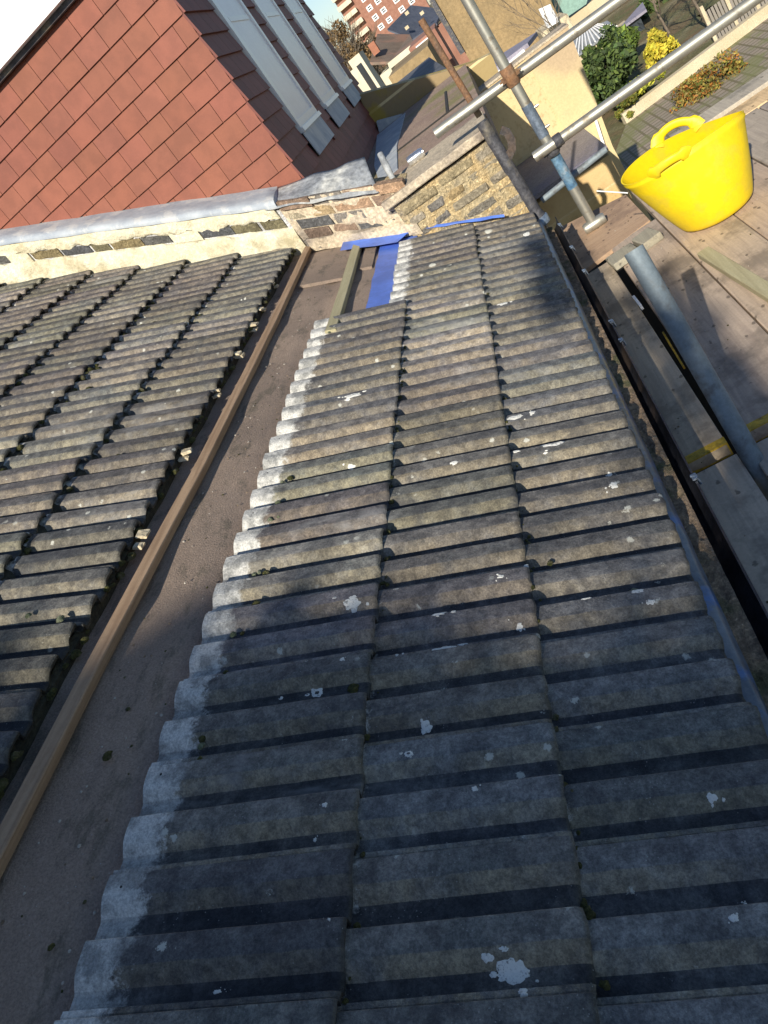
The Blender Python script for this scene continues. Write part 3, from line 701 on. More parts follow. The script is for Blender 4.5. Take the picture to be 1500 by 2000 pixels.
# bare end of the wall towards the pier
we = empty('stripped_wall_end', (4.3, .85, .45), 'crumbling bare end of the party wall with loose bricks and dark old felt', 'wall')
strip(.50, 1.172, [(-.30, -.1), (-.012, -.1), (-.012, .28), (-.30, .28)], 10, .002).build('wall_core', M['mortar'], we)
mb = MB(); rr = random.Random(8)
cols = [(.50, .36, .20), (.56, .42, .24), (.40, .28, .20), (.52, .45, .32), (.32, .29, .25), (.58, .38, .24)]
for row in range(5):
    V = .50 + (.06 if row % 2 else 0)
    while V < 1.14:
        ln = rr.uniform(.09, .20); h0 = .02 + row * .058; V2 = min(V + ln, 1.165)
        if row in (1, 2) and rr.random() < .75: c_ = rr.choice(((.15, .15, .15), (.18, .17, .16), (.28, .20, .15)))
        else: c_ = rr.choice(cols)
        pr = rr.uniform(.0, .028) + (.012 if row == 0 else 0)
        P = [WP(V, pr, h0 + rr.uniform(-.004, .004)), WP(V2, pr + rr.uniform(-.005, .005), h0 + rr.uniform(-.004, .004)), WP(V2, pr - rr.uniform(0, .01), h0 + .05), WP(V, pr - rr.uniform(0, .01), h0 + .05)]
        mb.prism(P, Vector((.10, 0, 0)), 0, c_); V = V2 + rr.uniform(.006, .02)
mb.build('loose_bricks', M['brick'], we, smooth=30, label='rough bricks in mixed orange, brown and dark grey').__setitem__('kind', 'stuff')
mb = MB(); vs = []; fs = []
for i in range(151):
    V = .52 + .655 * i / 150
    for j in range(61):
        h = .0 + .30 * j / 60
        q = mnoise.noise(Vector((V * 8, h * 13, 13))) * .011 + mnoise.noise(Vector((V * 26, h * 34, 18))) * .007 + mnoise.noise(Vector((V * 80, h * 80, 11))) * .002
        vs.append(WP(V, .0055 + q, h))
for i in range(150):
    for j in range(60): a = i * 61 + j; fs.append((a, a + 61, a + 62, a + 1))
mb.add(vs, fs); mb.build('mortar_smears', M['stone'], we, smooth=180, label='grey buff mortar left clinging to the bricks')
mb = strip(.56, 1.15, [(0, .02), (.034, .010), (.044, .035), (.036, .075), (.0, .085)], 90, .016, 12); mb.build('mortar_fillet', M['stone'], we, smooth=60, label='lumpy pale mortar fillet above the blue membrane')
# twisted lead at the end
lead = empty('loose_lead', (4.45, .8, .75), 'crumpled loose sheet of grey lead over the bare wall end', 'lead sheet')
mb = MB(); vs = []; fs = []
NV, NJ = 46, 9
for i in range(NV + 1):
    V = .64 + (1.24 - .64) * i / NV; t = i / NV
    for j in range(NJ):
        u = j / (NJ - 1)
        off = .034 - .26 * u; h = .245 + .03 * t + .050 * math.sin(u * 1.3) + (1 - t) * (.02 + .10 * u)
        h += .009 * mnoise.noise(Vector((V * 9, u * 2.2, 4))) + .004 * math.sin(V * 24 + u * 4); off += .012 * mnoise.noise(Vector((V * 8, u * 3, 7)))
        vs.append(WP(V, off, h))
for i in range(NV):
    for j in range(NJ - 1): q = i * NJ + j; fs.append((q, q + NJ, q + NJ + 1, q + 1))
mb.add(vs, fs); o = mb.build('lead_sheet', M['lead_dull'], lead, smooth=180)
sm = o.modifiers.new('thick', 'SOLIDIFY'); sm.thickness = .004
mb = MB(); a = on(742, 300, 4.5); b = on(768, 350, 4.42)
mb.tube([a, (a + b) / 2 + Vector((0, 0, .006)), b], [.016, .019, .015], 9); mb.build('rolled_edge', M['lead_dull'], lead, smooth=60)

# ------------------------------------------------------------------ brick pier with stone coping
pr_ = empty('brick_pier', (4.3, .28, 0), 'yellow stock brick pier with smeared mortar under a flat stone coping', 'pier')
mb = MB()
mb.add([(4.225, .0, -.6), (4.225, .565, -.6), (4.225, .565, .42), (4.225, .0, .42), (4.62, .0, -.6), (4.62, .565, -.6), (4.62, .565, .42), (4.62, .0, .42)], [(0, 1, 2, 3), (4, 7, 6, 5), (0, 3, 7, 4), (1, 5, 6, 2), (3, 2, 6, 7), (0, 4, 5, 1)])
mb.build('mortar_core', M['mortar'], pr_)
mb = MB(); rr = random.Random(21)
cols = [(.52, .43, .26), (.44, .38, .27), (.36, .33, .27), (.62, .46, .24), (.30, .28, .25), (.48, .42, .32)]
for row in range(-4, 6):
    z = .012 + row * .069; y = .004 - (.10 if row % 2 else 0)
    while y < .56:
        ln = rr.choice((.205, .205, .10)); y0 = max(y, .002); y1 = min(y + ln, .562)
        if y1 - y0 > .04:
            dz = rr.uniform(-.004, .004); c_ = rr.choice(cols)
            mb.box((4.219 + rr.uniform(-.004, .005), (y0 + y1) / 2, z + .029 + dz), (.03 + .012, y1 - y0 - rr.uniform(.0, .02), .052 - rr.uniform(0, .012)), Matrix.Rotation(rr.uniform(-.03, .03), 3, 'X'), 0, c_, .008, .004)
        y += ln + .012
    mb.box((4.42, .002, z + .029), (.34, .02, .052), None, 0, rr.choice(cols), .004, .002)
mb.build('brick_face', M['brick'], pr_, smooth=50)
mb = MB(); vs = []; fs = []; NY, NZ = 110, 90     # smeared mortar bed between and over the bricks
for i in range(NY + 1):
    y = .001 + .562 * i / NY
    for j in range(NZ + 1):
        z = -.12 + .545 * j / NZ
        q = mnoise.noise(Vector((y * 9, z * 13, 3))) * .006 + mnoise.noise(Vector((y * 28, z * 34, 8))) * .0045 + mnoise.noise(Vector((y * 80, z * 80, 1))) * .0015
        vs.append((4.2035 - q, y, z))
for i in range(NY):
    for j in range(NZ): a = i * (NZ + 1) + j; fs.append((a, a + 1, a + NZ + 2, a + NZ + 1))
mb.add(vs, fs); mb.build('mortar_smears', M['mortar'], pr_, smooth=180, label='ochre mortar smeared over the bricks')
mb = MB(); vs = []; fs = []
prf = [(4.168, .438), (4.163, .444), (4.163, .474), (4.169, .480), (4.72, .480), (4.72, .425)]; ys = [-.012 + (.60 + .012) * i / 16 for i in range(17)]
for y in ys:
    for (x, z) in prf: vs.append((x + .003 * mnoise.noise(Vector((y * 12, z * 30, 0))), y, z + .002 * mnoise.noise(Vector((y * 9, x * 9, 2)))))
n = len(prf)
for i in range(16):
    for j in range(n): q = i * n + j; q2 = i * n + (j + 1) % n; fs.append((q, q2, q2 + n, q + n))
fs.append(tuple(range(n - 1, -1, -1))); fs.append(tuple(range(16 * n, 17 * n)))
mb.add(vs, fs); mb.build('stone_coping', M['stone'], pr_, smooth=30)
# the flat roof behind and its wall
fr = empty('neighbour_flat_roof', (6.2, .4, .4), 'brown felted flat roof behind the brick pier edged with pale lead', 'flat roof')
mb = MB(); P = [(4.722, -.02), (8.3, -.02), (8.3, 1.25), (4.722, .95)]
mb.prism([(x, y, .30) for x, y in P], (0, 0, .155)); mb.build('roof_deck', mottled('pinkish_felt', (.34, .25, .19), (.28, .20, .16), 4, .9, c3=(.22, .20, .08), s3=1.2, bump=.4), fr)
mb = MB(); mb.box((5.9, .38, .459), (.03, .72, .008), None, 0); mb.box((6.6, .2, .459), (1.3, .02, .008), None, 0)
mb.build('felt_seam', M['dark'], fr)
mb = MB(); q = [on(743, 262, .47, 2), on(772, 232, .47, 2), on(778, 255, .47, 2), on(764, 318, .47, 2), on(752, 316, .47, 2)]
q = [(8.0, .93), (8.05, .62), (6.2, .62), (5.1, .56), (5.0, .68), (6.0, .80)]
mb.prism([(x, y, .456) for x, y in q], (0, 0, .008)); mb.build('lead_patch', M['lead'], fr)
mb = MB(); a0 = on(738, 262, 8.28); 
mb.prism([on(742, 263, 8.2), on(938, 212, 8.2), on(930, 185, 8.2), on(735, 238, 8.2)], (.1, 0, 0)); mb.build('lead_upstand', M['lead'], fr)
bw = empty('mossy_brick_wall', (8.4, .6, .4), 'mossy old brick wall behind the flat roof with green and yellow growth', 'wall')
mb = MB(); mb.prism([on(700, 260, 8.35) - Vector((0, 0, 1)), on(960, 200, 8.35) - Vector((0, 0, 1)), on(960, 105, 8.35), on(925, 122, 8.35), on(860, 142, 8.35), on(700, 186, 8.35)], (.23, 0, 0)); mb.build('wall_face', M['mbrick'], bw)
fr2 = empty('dark_lead_roof', (11, .9, .7), 'small dark lead covered roof beyond the mossy brick wall', 'roof')
mb = MB(); z2 = on(790, 175, 10.5).z
mb.prism([(8.62, on(700, 180, 9).y, z2 - .05), (8.62, on(880, 160, 9).y - .05, z2 - .05), (13, on(860, 148, 13).y, z2 - .05), (13, on(700, 150, 13).y, z2 - .05)], (0, 0, .05)); mb.build('roof_sheet', mottled('dark_lead', (.07, .075, .085), (.12, .12, .13), 3, .7, bump=0), fr2)
mb = MB(); mb.prism([on(700, 196, 8.6), on(790, 180, 8.6), on(790, 168, 8.6), on(700, 184, 8.6)], (.03, 0, 0)); mb.build('lead_edge', M['lead'], fr2)
cn = empty('metal_cup', (4.62, .43, .48), 'small shiny metal cup lying on its side on the flat coping', 'cup')
ca, cb = on(797, 316, 4.62), on(825, 298, 4.62); dz = .507 - (ca.z + cb.z) / 2; ca.z = cb.z = .507
mb = MB(); dd = (cb - ca); mb.tube([ca, ca + dd * .12, ca + dd * .9, cb], [.024, .026, .026, .023], 20, hollow=.1); mb.build('cup_body', M['can'], cn, smooth=50)
mb = MB(); mb.tube([ca + dd * .3, ca + dd * .36], [.0275, .0275], 20); mb.tube([ca + dd * .6, ca + dd * .64], [.0275, .0275], 20); mb.build('cup_rim', M['can'], cn, smooth=50)

# ------------------------------------------------------------------ neighbour's red mansard
ns = empty('neighbour_mansard', (5.2, 1.6, .8), 'steep red tiled mansard roof of the next house with three narrow white windows', 'mansard roof')
BX, BY = 4.575, .94
KS = .16
def FL(y, z, o=0): return Vector((BX - o + KS * (y - BY), y, z))
def CY(z): return BY
def yl(z): return BX
mb = MB(); rr = random.Random(5); gauge = .118
ZT = 2.07
row = 0; z = .40
while z < ZT - .01:
    y = CY(z) - .004; off = (.0, .085)[row % 2]
    first = True
    while y < 4.9:
        wd = (.170 if not first else .085 + off); first = False
        y1 = y + wd - .0025; zt = min(z + gauge + .02, ZT)
        g_ = rr.uniform(.92, 1.06); c_ = (g_, g_ * rr.uniform(.96, 1.03), g_ * rr.uniform(.94, 1.04))
        j1 = rr.uniform(0, .002)
        P0 = [FL(y, z, .016 + j1), FL(y1, z, .016 + j1 + rr.uniform(-.001, .001)), FL(y1, zt, .004), FL(y, zt, .004)]
        if y < CY(z) + .01: P0[3] = FL(CY(zt) - .004, zt, .004)
        mb.prism(P0, (.010, 0, 0), 0, c_); y += wd
    z += gauge; row += 1
mb.build('tile_face', M['red'], ns, label='sunlit red tiled face turned to the camera')
mb = MB(); mb.prism([FL(CY(.2) + .01, .2, 0), FL(4.9, .2, 0), FL(4.9, ZT, 0), FL(CY(ZT) + .01, ZT, 0)], (.25, 0, 0)); mb.build('wall_core', M['dark'], ns)
# shaded face: from the corner along +x
def FS(x, z, o=0): return Vector((x, BY - o, z))
mb = MB(); row = 0; z = .40
XE = 8.8
while z < 2.5:
    x = yl(z) - .012 + .0; off = (0, .07)[row % 2]; first = True
    while x < XE:
        wd = .165 if not first else .10 + off; first = False
        zt = min(z + gauge + .02, 2.52); g_ = rr.uniform(.8, 1.05); c_ = (g_ * .85, g_ * .8, g_ * 1.0)  # shade painted into the tint: darker and bluer than the sunlit face
        segs = [(x, x + wd - .003)]
        if z + gauge > .80:
            for (wa, wb) in ((5.19, 6.02), (6.38, 7.20), (7.64, 8.45)):
                ns_ = []
                for (a_, b_) in segs:
                    if b_ <= wa or a_ >= wb: ns_.append((a_, b_)); continue
                    if a_ < wa: ns_.append((a_, wa))
                    if b_ > wb: ns_.append((wb, b_))
                segs = ns_
        for (a_, b_) in segs:
            if b_ - a_ > .004: mb.prism([FS(a_, z, .022), FS(b_, z, .022), FS(b_, zt, .006), FS(a_, zt, .006)], (0, .012, 0), 0, c_)
        x += wd
    z += gauge; row += 1
mb.build('tile_face', M['red'], ns, label='shaded red tiled side face holding the windows')
mb = MB(); mb.prism([FS(BX + .10, .2), FS(XE, .2), FS(XE, 2.5), FS(BX + .10, 2.5)], (0, .25, 0)); mb.build('wall_core', M['dark'], ns)
# three windows with lead aprons
for wi, (x0, x1) in enumerate(((5.23, 6.02), (6.42, 7.20), (7.68, 8.45))):
    zb, zt, fr_w = .945, 2.30, .06
    wn = MB()
    for (xa, xb, za, zc) in ((x0, x0 + fr_w, zb, zt), (x1 - fr_w, x1, zb, zt), (x0 + fr_w, x1 - fr_w, zb, zb + .06), (x0 + fr_w, x1 - fr_w, zt - .06, zt)):
        wn.prism([FS(xa, za, .027), FS(xb, za, .027), FS(xb, zc, .027), FS(xa, zc, .027)], (0, .05, 0))
    for (xa, xb, za, zc) in ((x0 + .08, x0 + .11, zb + .08, zt - .08), (x0 + .12, x1 - .12, 1.62, 1.65)):
        wn.prism([FS(xa, za, .023), FS(xb, za, .023), FS(xb, zc, .023), FS(xa, zc, .023)], (0, .03, 0))
    wo_ = wn.build('window', M['white'], ns)
    mb = MB(); mb.prism([FS(x0 + fr_w, zb + .06, .018), FS(x1 - fr_w, zb + .06, .018), FS(x1 - fr_w, zt - .06, .018), FS(x0 + fr_w, zt - .06, .018)], (0, .008, 0)); mb.build('pane', M['glass'], wo_)
    mb = MB(); mb.prism([FS(x0 - .01, zb - .012, .040), FS(x1 + .01, zb - .012, .040), FS(x1 + .01, zb + .014, .036), FS(x0 - .01, zb + .014, .036)], (0, .05, 0)); mb.build('window_sill', M['white'], wo_)
    mb = MB(); mb.prism([FS(x0 - .04, zb - .165, .036), FS(x1 - .02, zb - .165, .036), FS(x1 - .02, zb - .013, .028), FS(x0 - .04, zb - .013, .028)], (0, .006, 0)); mb.build('lead_apron', M['lead'], wo_)
# white fascia at the top of the lit face
mb = MB(); mb.prism([FL(CY(ZT) + .30, ZT + .015, .10), FL(4.95, ZT + .015, .10), FL(4.95, ZT + .42, .10), FL(CY(ZT) + .30, ZT + .42, .10)], (.14, 0, 0)); mb.build('fascia_board', M['white'], ns, label='broad white fascia at the top of the red face')
mb = MB(); mb.prism([FL(CY(ZT) + .30, ZT - .012, .05), FL(4.95, ZT - .012, .05), FL(4.95, ZT + .014, .05), FL(CY(ZT) + .30, ZT + .014, .05)], (.1, 0, 0)); mb.build('shadow_gap_strip', M['iron'], ns)

# ------------------------------------------------------------------ scaffold
def coupler(parent, P, axis, mat, r=.034, ln=.05, bolts=True):
    mb = MB(); a = Vector(axis).normalized()
    mb.tube([P - a * ln / 2, P - a * ln / 2 + a * .004, P + a * ln / 2 - a * .004, P + a * ln / 2], [r * .9, r, r, r * .9], 16)
    s_ = a.cross(Vector((-1, 0, 0))).normalized()
    if bolts:
        for q in (-1, 1):
            c = P + s_ * (r + .004) * q + Vector((-.012, 0, 0)); mb.tube([c - a * .012, c + a * .012], .009, 6)
            mb.tube([c + Vector((0, 0, 0)), c + s_ * q * .018], .005, 6)
    return mb.build('coupler', mat, parent, smooth=40)
sx = 4.10
st = empty('scaffold_standard', (sx, -.2, -.19), 'upright galvanised scaffold tube with a blue painted foot beside the brick pier', 'scaffold tube')
mb = MB(); mb.tube([(sx, -.20, -.17), (sx, -.20, 1.75)], .0242, 22); mb.build('tube', M['galv'], st, smooth=60)
mb = MB(); mb.tube([(sx, -.20, .30), (sx, -.20, .46)], .0262, 22); mb.build('sleeve', M['greypaint'], st, smooth=60)
mb = MB(); mb.tube([(sx, -.20, .03), (sx, -.20, .20)], .0255, 22); mb.build('paint_mark', M['bluepaint'], st, smooth=60, label='worn blue paint on the lower tube')
for zz in (.33, .43):
    mb = MB(); mb.tube([(sx - .005, -.222, zz), (sx - .005, -.245, zz)], .006, 8); mb.tube([(sx - .005, -.234, zz - .008), (sx - .005, -.234, zz + .008)], .004, 6); mb.build('bolt', M['galv'], st, smooth=40)
mb = MB(); fp = Vector((sx - .005, -.205, -.175)); mb.tube([fp + Vector((0, .055, 0)), fp + Vector((0, .045, 0)), fp - Vector((0, .045, 0)), fp - Vector((0, .055, 0))], [.022, .027, .027, .022], 18); mb.build('foot_clamp', M['galv'], st, smooth=45, label='shiny round clamp at the foot of the tube')
coupler(st, Vector((sx, -.2, .60)), (0, 0, 1), M['rust'], .031, .085)
coupler(st, Vector((sx - .02, -.2, .235)), (0, 0, 1), M['iron'], .033, .05)
lg = empty('scaffold_ledger', (sx + .05, -.8, .58), 'upper galvanised cross tube passing above the brick pier', 'scaffold tube')
a, b = on(850, 262, sx + .05), on(1240, -22, sx + .05); b2 = a + (b - a) * 1.8
mb = MB(); mb.tube([a, b2], .0242, 22, hollow=.14); mb.build('tube', M['galv'], lg, smooth=60)
lg2 = empty('scaffold_ledger', (sx - .055, -.8, .24), 'lower grey cross tube ending in the air left of the blue painted upright', 'scaffold tube')
a, b = on(1043, 308, sx - .05), on(1462, 8, sx - .05); b2 = a + (b - a) * 1.5
mb = MB(); mb.tube([a, b2], .0242, 22, hollow=.14); mb.build('tube', M['galv'], lg2, smooth=60)
coupler(lg2, on(1090, 274, sx - .05), (b - a), M['iron'], .030, .04, False)
lg3 = empty('scaffold_brace', (4.3, -.25, .03), 'thin short grey tube low down behind the blue painted upright', 'scaffold tube')
mb = MB(); mb.tube([on(1058, 392, 4.32), on(1184, 291, 4.32)], .016, 14); mb.build('tube', M['galv_grey'], lg3, smooth=60)
gp = empty('guard_pole', (1.9, -.2, .05), 'thick weathered blue grey tube with an open end sloping over the scaffold boards', 'scaffold tube')
a, b = on(1237, 488, -.2, 1), on(1425, 817, -.2, 1); b2 = a + (b - a) * 1.55
mb = MB(); n = 26; mb.tube([a + (b2 - a) * i / n for i in range(n + 1)], .0242, 28, hollow=.16); mb.build('tube', M['galv_grey'], gp, smooth=60)

# deck boards
ZD = -.2
def board(x0, x1, y0, y1, label, tint=(1, 1, 1), z=ZD, th=.038, mat='board', hoop0=False, hoop1=False, seed=0, skew=0.0):
    o = empty('scaffold_board', ((x0 + x1) / 2, (y0 + y1) / 2, z - th), label, 'board')
    mb = MB(); mb.box(((x0 + x1) / 2, (y0 + y1) / 2, z - th / 2), (x1 - x0, y1 - y0, th), Matrix.Rotation(skew, 3, 'Z'), 0, tint, .003, .001); mb.build('plank', M[mat], o, smooth=30)
    for f, x in ((hoop0, x0 + .017), (hoop1, x1 - .017)):
        if f:
            mb = MB(); mb.box((x, (y0 + y1) / 2, z - th / 2), (.034, y1 - y0 + .003, th + .004), None, 0, (1, 1, 1), .001); mb.build('end_band', M['hoop'], o, label='yellow metal band on the board end')
    return o
board(1.90, 3.60, -.170, .045, 'shaded scaffold board beside the gutter, cut off before the plywood', (1.15, 1.1, 1.0), hoop0=True)  # dark only from cast shade; the tint itself is slightly lifted
board(-.4, 1.845, -.176, .045, 'mottled bluish scaffold board nearest the camera beside the gutter', (1.15, 1.12, 1.08), z=ZD - .002)
board(1.90, 3.74, -.422, -.205, 'brown scaffold board under the open pole with a yellow banded end', (1.0, .94, .92), hoop0=True)
board(-.4, 1.845, -.424, -.205, 'scaffold board at the right edge, near end of the pole', (1.0, 1.0, 1.0), z=ZD - .002, hoop1=False)
board(.6, 4.30, -.627, -.428, 'scaffold board under the timber offcut and the yellow tub', (1.1, 1.02, .95))
board(.6, 4.30, -.850, -.633, 'scaffold board on the outer side of the yellow tub', (1.05, .95, .9), z=ZD - .003)
board(.6, 4.30, -1.072, -.856, 'second scaffold board outward from the yellow tub', (.9, .9, .9), z=ZD)
board(.6, 4.30, -1.29, -1.078, 'outermost scaffold board of the deck', (.8, .8, .85), z=ZD - .002)
o = empty('scaffold_board', (4.42, -.9, -.24), 'sunlit sandy board lying across the far end of the deck', 'board')
mb = MB(); mb.box((4.415, -1.0, ZD - .02), (.20, 1.1, .036), None, 0, (1.6, 1.35, .95), .003); mb.build('plank', M['board'], o)
o = empty('scaffold_board', (4.64, -1.0, -.24), 'grey weathered board closing the far end of the deck', 'board')
mb = MB(); mb.box((4.63, -1.22, ZD - .012), (.20, .95, .05), None, 0, (1.05, 1.1, 1.1), .003); mb.build('plank', M['board'], o)
o = empty('plywood_sheet', (4.0, -.2, -.23), 'orange brown plywood sheet at the foot of the upright tube', 'plywood')
mb = MB(); mb.prism([(3.63, .05, ZD + .001), (3.76, -.40, ZD + .001), (4.30, -.40, ZD + .001), (4.52, .05, ZD + .001)][::-1], (0, 0, -.018)); mb.build('sheet', M['ply'], o)
for (px, py, sx_, sy_, ang, lb) in ((1215, 497, .12, .17, .1, 'grey wooden block under the open end of the pole'), (1262, 462, .13, .12, .2, 'grey wooden block next to the foot of the yellow tub')):
    P = on(px, py, ZD + .03, 2); o = empty('packing_block', (P.x, P.y, ZD), lb, 'wood block'); mb = MB()
    mb.box((P.x, P.y, ZD + .019), (sx_, sy_ * .7, .034), Matrix.Rotation(ang, 3, 'Z'), 0, (.75, .82, .8), .004, .002); mb.build('block', M['board'], o, smooth=30)
o = empty('timber_offcut', (2.75, -.47, ZD), 'pale greenish timber batten lying loose on the boards', 'timber')
a, b = on(1372, 488, ZD + .025, 2), on(1500, 566, ZD + .025, 2); d = (b - a).normalized(); L_ = (b - a).length * 2.0; c = a + d * L_ / 2
mb = MB(); mb.box((c.x, c.y, ZD + .0135), (L_, .046, .025), Matrix.Rotation(math.atan2(d.y, d.x), 3, 'Z'), 0, (1, 1, 1), .002); mb.build('offcut', M['batten_pale'], o, smooth=25)
# small litter on the boards, between them: dark straps below
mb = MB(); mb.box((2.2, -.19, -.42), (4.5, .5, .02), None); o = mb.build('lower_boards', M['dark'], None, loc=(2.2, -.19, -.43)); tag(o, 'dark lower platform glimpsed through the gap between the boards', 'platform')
o = empty('wood_strip', (2.6, -.195, -.30), 'thin yellowish wood strip showing in the dark gap below the pole', 'wood strip')
mb = MB(); mb.box((2.62, -.190, -.245), (.30, .006, .012), Matrix.Rotation(-.02, 3, 'Z')); mb.build('strip', M['hoop'], o)
o = empty('wood_strip', (3.2, -.185, -.25), 'short whitish splinter of wood at the edge of the shaded board', 'wood strip')
mb = MB(); mb.box((3.05, -.176, -.212), (.12, .010, .02), Matrix.Rotation(.03, 3, 'Z')); mb.build('strip', M['white'], o)

# ------------------------------------------------------------------ tub
tb = empty('yellow_tub', (3.40, -.60, ZD), 'bright yellow flexible rubble tub with two loop handles on the boards', 'tub')
NA = 72
def tubP(u, a, inner=0):
    """u 0 floor .. 1 rim; a angle"""
    z = ZD + .003 + .318 * u
    r_ = (.128 + .096 * u ** .8) - inner
    if u < .06: r_ -= .02 * (1 - u / .06) ** 2
    sq = 1 + .05 * u * math.cos(2 * (a - 1.0))
    cx, cy = 3.375 - .04 * u, -.600 + .025 * u
    x = cx + math.cos(a) * r_ * sq * (.98 - .40 * u ** 1.4); y = cy + math.sin(a) * r_ * sq * 1.02
    z += .014 * u ** 6 * math.cos(2 * (a - .4)) + (.010 * u ** 4 * math.cos(a - 1.2))
    return Vector((x, y, z))
mb = MB(); vs = []; fs = []; US = [0, .02, .05, .09, .16, .28, .42, .56, .70, .82, .90, .935, .95, .97, 1.0]
for u in US:
    for j in range(NA): vs.append(tubP(u, 2 * math.pi * j / NA, -.0035 if u in (.935, .95) else 0))
k0 = len(vs)
for u in [1.0, .95, .8, .6, .4, .2, .03]:
    for j in range(NA): vs.append(tubP(u, 2 * math.pi * j / NA, .005))
nr = len(US) + 7
for i in range(nr - 1):
    for j in range(NA): fs.append((i * NA + j, i * NA + (j + 1) % NA, (i + 1) * NA + (j + 1) % NA, (i + 1) * NA + j))
fs.append(tuple(range(NA - 1, -1, -1))); fs.append(tuple(range((nr - 1) * NA, nr * NA)))
mb.add(vs, fs); mb.build('tub_body', M['yellow'], tb, smooth=60)
def handle(a0, up, out, label, wdt=.42):
    mb = MB(); path = []; c = tubP(1.0, a0)
    radial = Vector((math.cos(a0), math.sin(a0), 0))
    for i in range(17):
        t = i / 16; aa = a0 + (t - .5) * wdt * 2 * .62
        b = tubP(.975, aa); s_ = math.sin(math.pi * t) ** .55
        path.append(b + Vector((0, 0, up * s_)) + radial * out * s_)
    vs = []; fs = []
    for i, P in enumerate(path):
        tn = (path[min(i + 1, 16)] - path[max(i - 1, 0)]).normalized(); nn_ = radial.cross(tn).normalized(); rad2 = tn.cross(nn_).normalized()
        w_ = .026 if 2 < i < 14 else .040
        for (p_, q_) in ((-1, -.3), (-.6, -1), (.6, -1), (1, -.3), (1, .3), (.6, 1), (-.6, 1), (-1, .3)): vs.append(P + nn_ * p_ * w_ * .62 + rad2 * q_ * .0065)
    for i in range(16):
        for j in range(8): fs.append((i * 8 + j, i * 8 + (j + 1) % 8, (i + 1) * 8 + (j + 1) % 8, (i + 1) * 8 + j))
    fs.append(tuple(range(7, -1, -1))); fs.append(tuple(range(128, 136)))
    mb.add(vs, fs); mb.build('handle', M['yellow'], tb, smooth=60, label=label)
handle(math.radians(352), .046, .010, 'far loop handle standing up above the rim', .62)
handle(math.radians(160), .020, .016, 'near loop handle lying close to the rim', .55)
o = empty('cable_tie', (3.2, -.33, .12), 'thin white plastic tie resting on the left rim of the tub', 'cable tie')
mb = MB(); a, b = on(1165, 373, 3.22), on(1226, 377, 3.22); mb.tube([a, b], .0025, 6); mb.build('tie', M['white'], o)

# ------------------------------------------------------------------ neighbouring wall and lean-to just beyond the scaffold
nb = empty('neighbour_extension', (8.2, -.4, -5.2), 'tall yellow brick extension wall, its right half plastered in pale cream', 'building')
XW = 7.6
yA = on(905, 205, XW).y + .25; yM = on(1062, 170, XW).y; yB = on(1150, 170, XW).y; zT = on(1110, 52, XW).z
mb = MB(); mb.box((XW + .15, (yA + yM) / 2, (zT - 5.2) / 2), (.3, yA - yM, zT + 5.2)); mb.build('brick_wall', M['ybrick'], nb)
yBt, yBb = on(1108, 50, XW).y, on(1196, 285, XW).y; zb = on(1196, 285, XW).z; k_ = (yBb - yBt) / (zb - zT)
mb = MB(); yb0 = yBt + k_ * (-5.2 - zT)
mb.prism([(XW - .012, yM + .02, -5.2), (XW - .012, yM + .02, zT + .004), (XW - .012, yBt, zT + .004), (XW - .012, yBb, zb), (XW - .012, yBb, -5.2)], (.3, 0, 0))
mb.build('plastered_wall', mottled('cream_plaster', (.66, .54, .30), (.60, .48, .26), 1.5, .9, c3=(.46, .35, .22), s3=1.1, bump=.2, grain=.1), nb)
mb = MB(); mb.box((XW + .15, (yA + yBt) / 2, zT + .012), (.31, abs(yA - yBt) + .02, .02), None, 0, (1, 1, 1), .005); mb.build('wall_coping', M['stone'], nb)
lt = empty('slate_lean_to', (6.6, -.35, -5.2), 'low brick lean-to with a grey slate roof below the cream plastered wall', 'building')
XF = 6.0; zf = on(1180, 296, XF).z; y1_ = on(1187, 290, XF).y; y0_ = .12
zr = on(1090, 275, XW - .02).z
mb = MB(); mb.box((XF + .7, (y0_ + y1_) / 2, (zf - 5.2) / 2 - .02), (1.36, y0_ - y1_ - .02, zf + 5.2 - .04)); mb.build('brick_wall', M['ybrick'], lt)
mb = MB(); mb.prism([(XF - .03, y0_, zf), (XF - .03, y1_, zf), (XW - .03, y1_, zr), (XW - .03, y0_, zr)], (0, 0, .03))
mb.build('slate_roof', mottled('grey_slate', (.30, .26, .24), (.24, .21, .21), 4, .6, c3=(.18, .18, .25), s3=1.5, bump=.2), lt)
mb = MB(); mb.prism([on(1160, 232, XW - .06), on(1166, 234, XW - .06), on(1182, 284, XW - .06), on(1176, 284, XW - .06)], (.04, 0, 0)); mb.build('white_downpipe', M['white'], lt)

# ------------------------------------------------------------------ ground and gardens
GZ = -5.2
mb = MB(); mb.prism([(-1500, -1500, GZ), (1500, -1500, GZ), (1500, 1500, GZ), (-1500, 1500, GZ)], (0, 0, -.5)); tag(mb.build('ground', M['soil'], None), kind='structure')
def gp_(px, py, z=GZ): v = on(px, py, z, 2); return v
mb = MB(); q = [gp_(1180, 360), gp_(1226, 238), gp_(1396, 106), gp_(1520, 22), gp_(1620, 200), gp_(1500, 420)]
mb.prism([(p.x, p.y, GZ + .004) for p in q], (0, 0, .03)); tag(mb.build('garden_paving', M['paving'], None), kind='structure')
mb = MB(); a, b = gp_(1222, 243), gp_(1540, 5)
d = (b - a).normalized(); s_ = d.cross(Vector((0, 0, 1)))
mb.prism([a - s_ * .15, a + s_ * .15, b + s_ * .15, b - s_ * .15], (0, 0, .35)); o = mb.build('garden_kerb_wall', M['bgpale'], None, loc=tuple((a + b) / 2)); tag(o, 'low pale garden wall between the paving and the planted bed', 'wall')
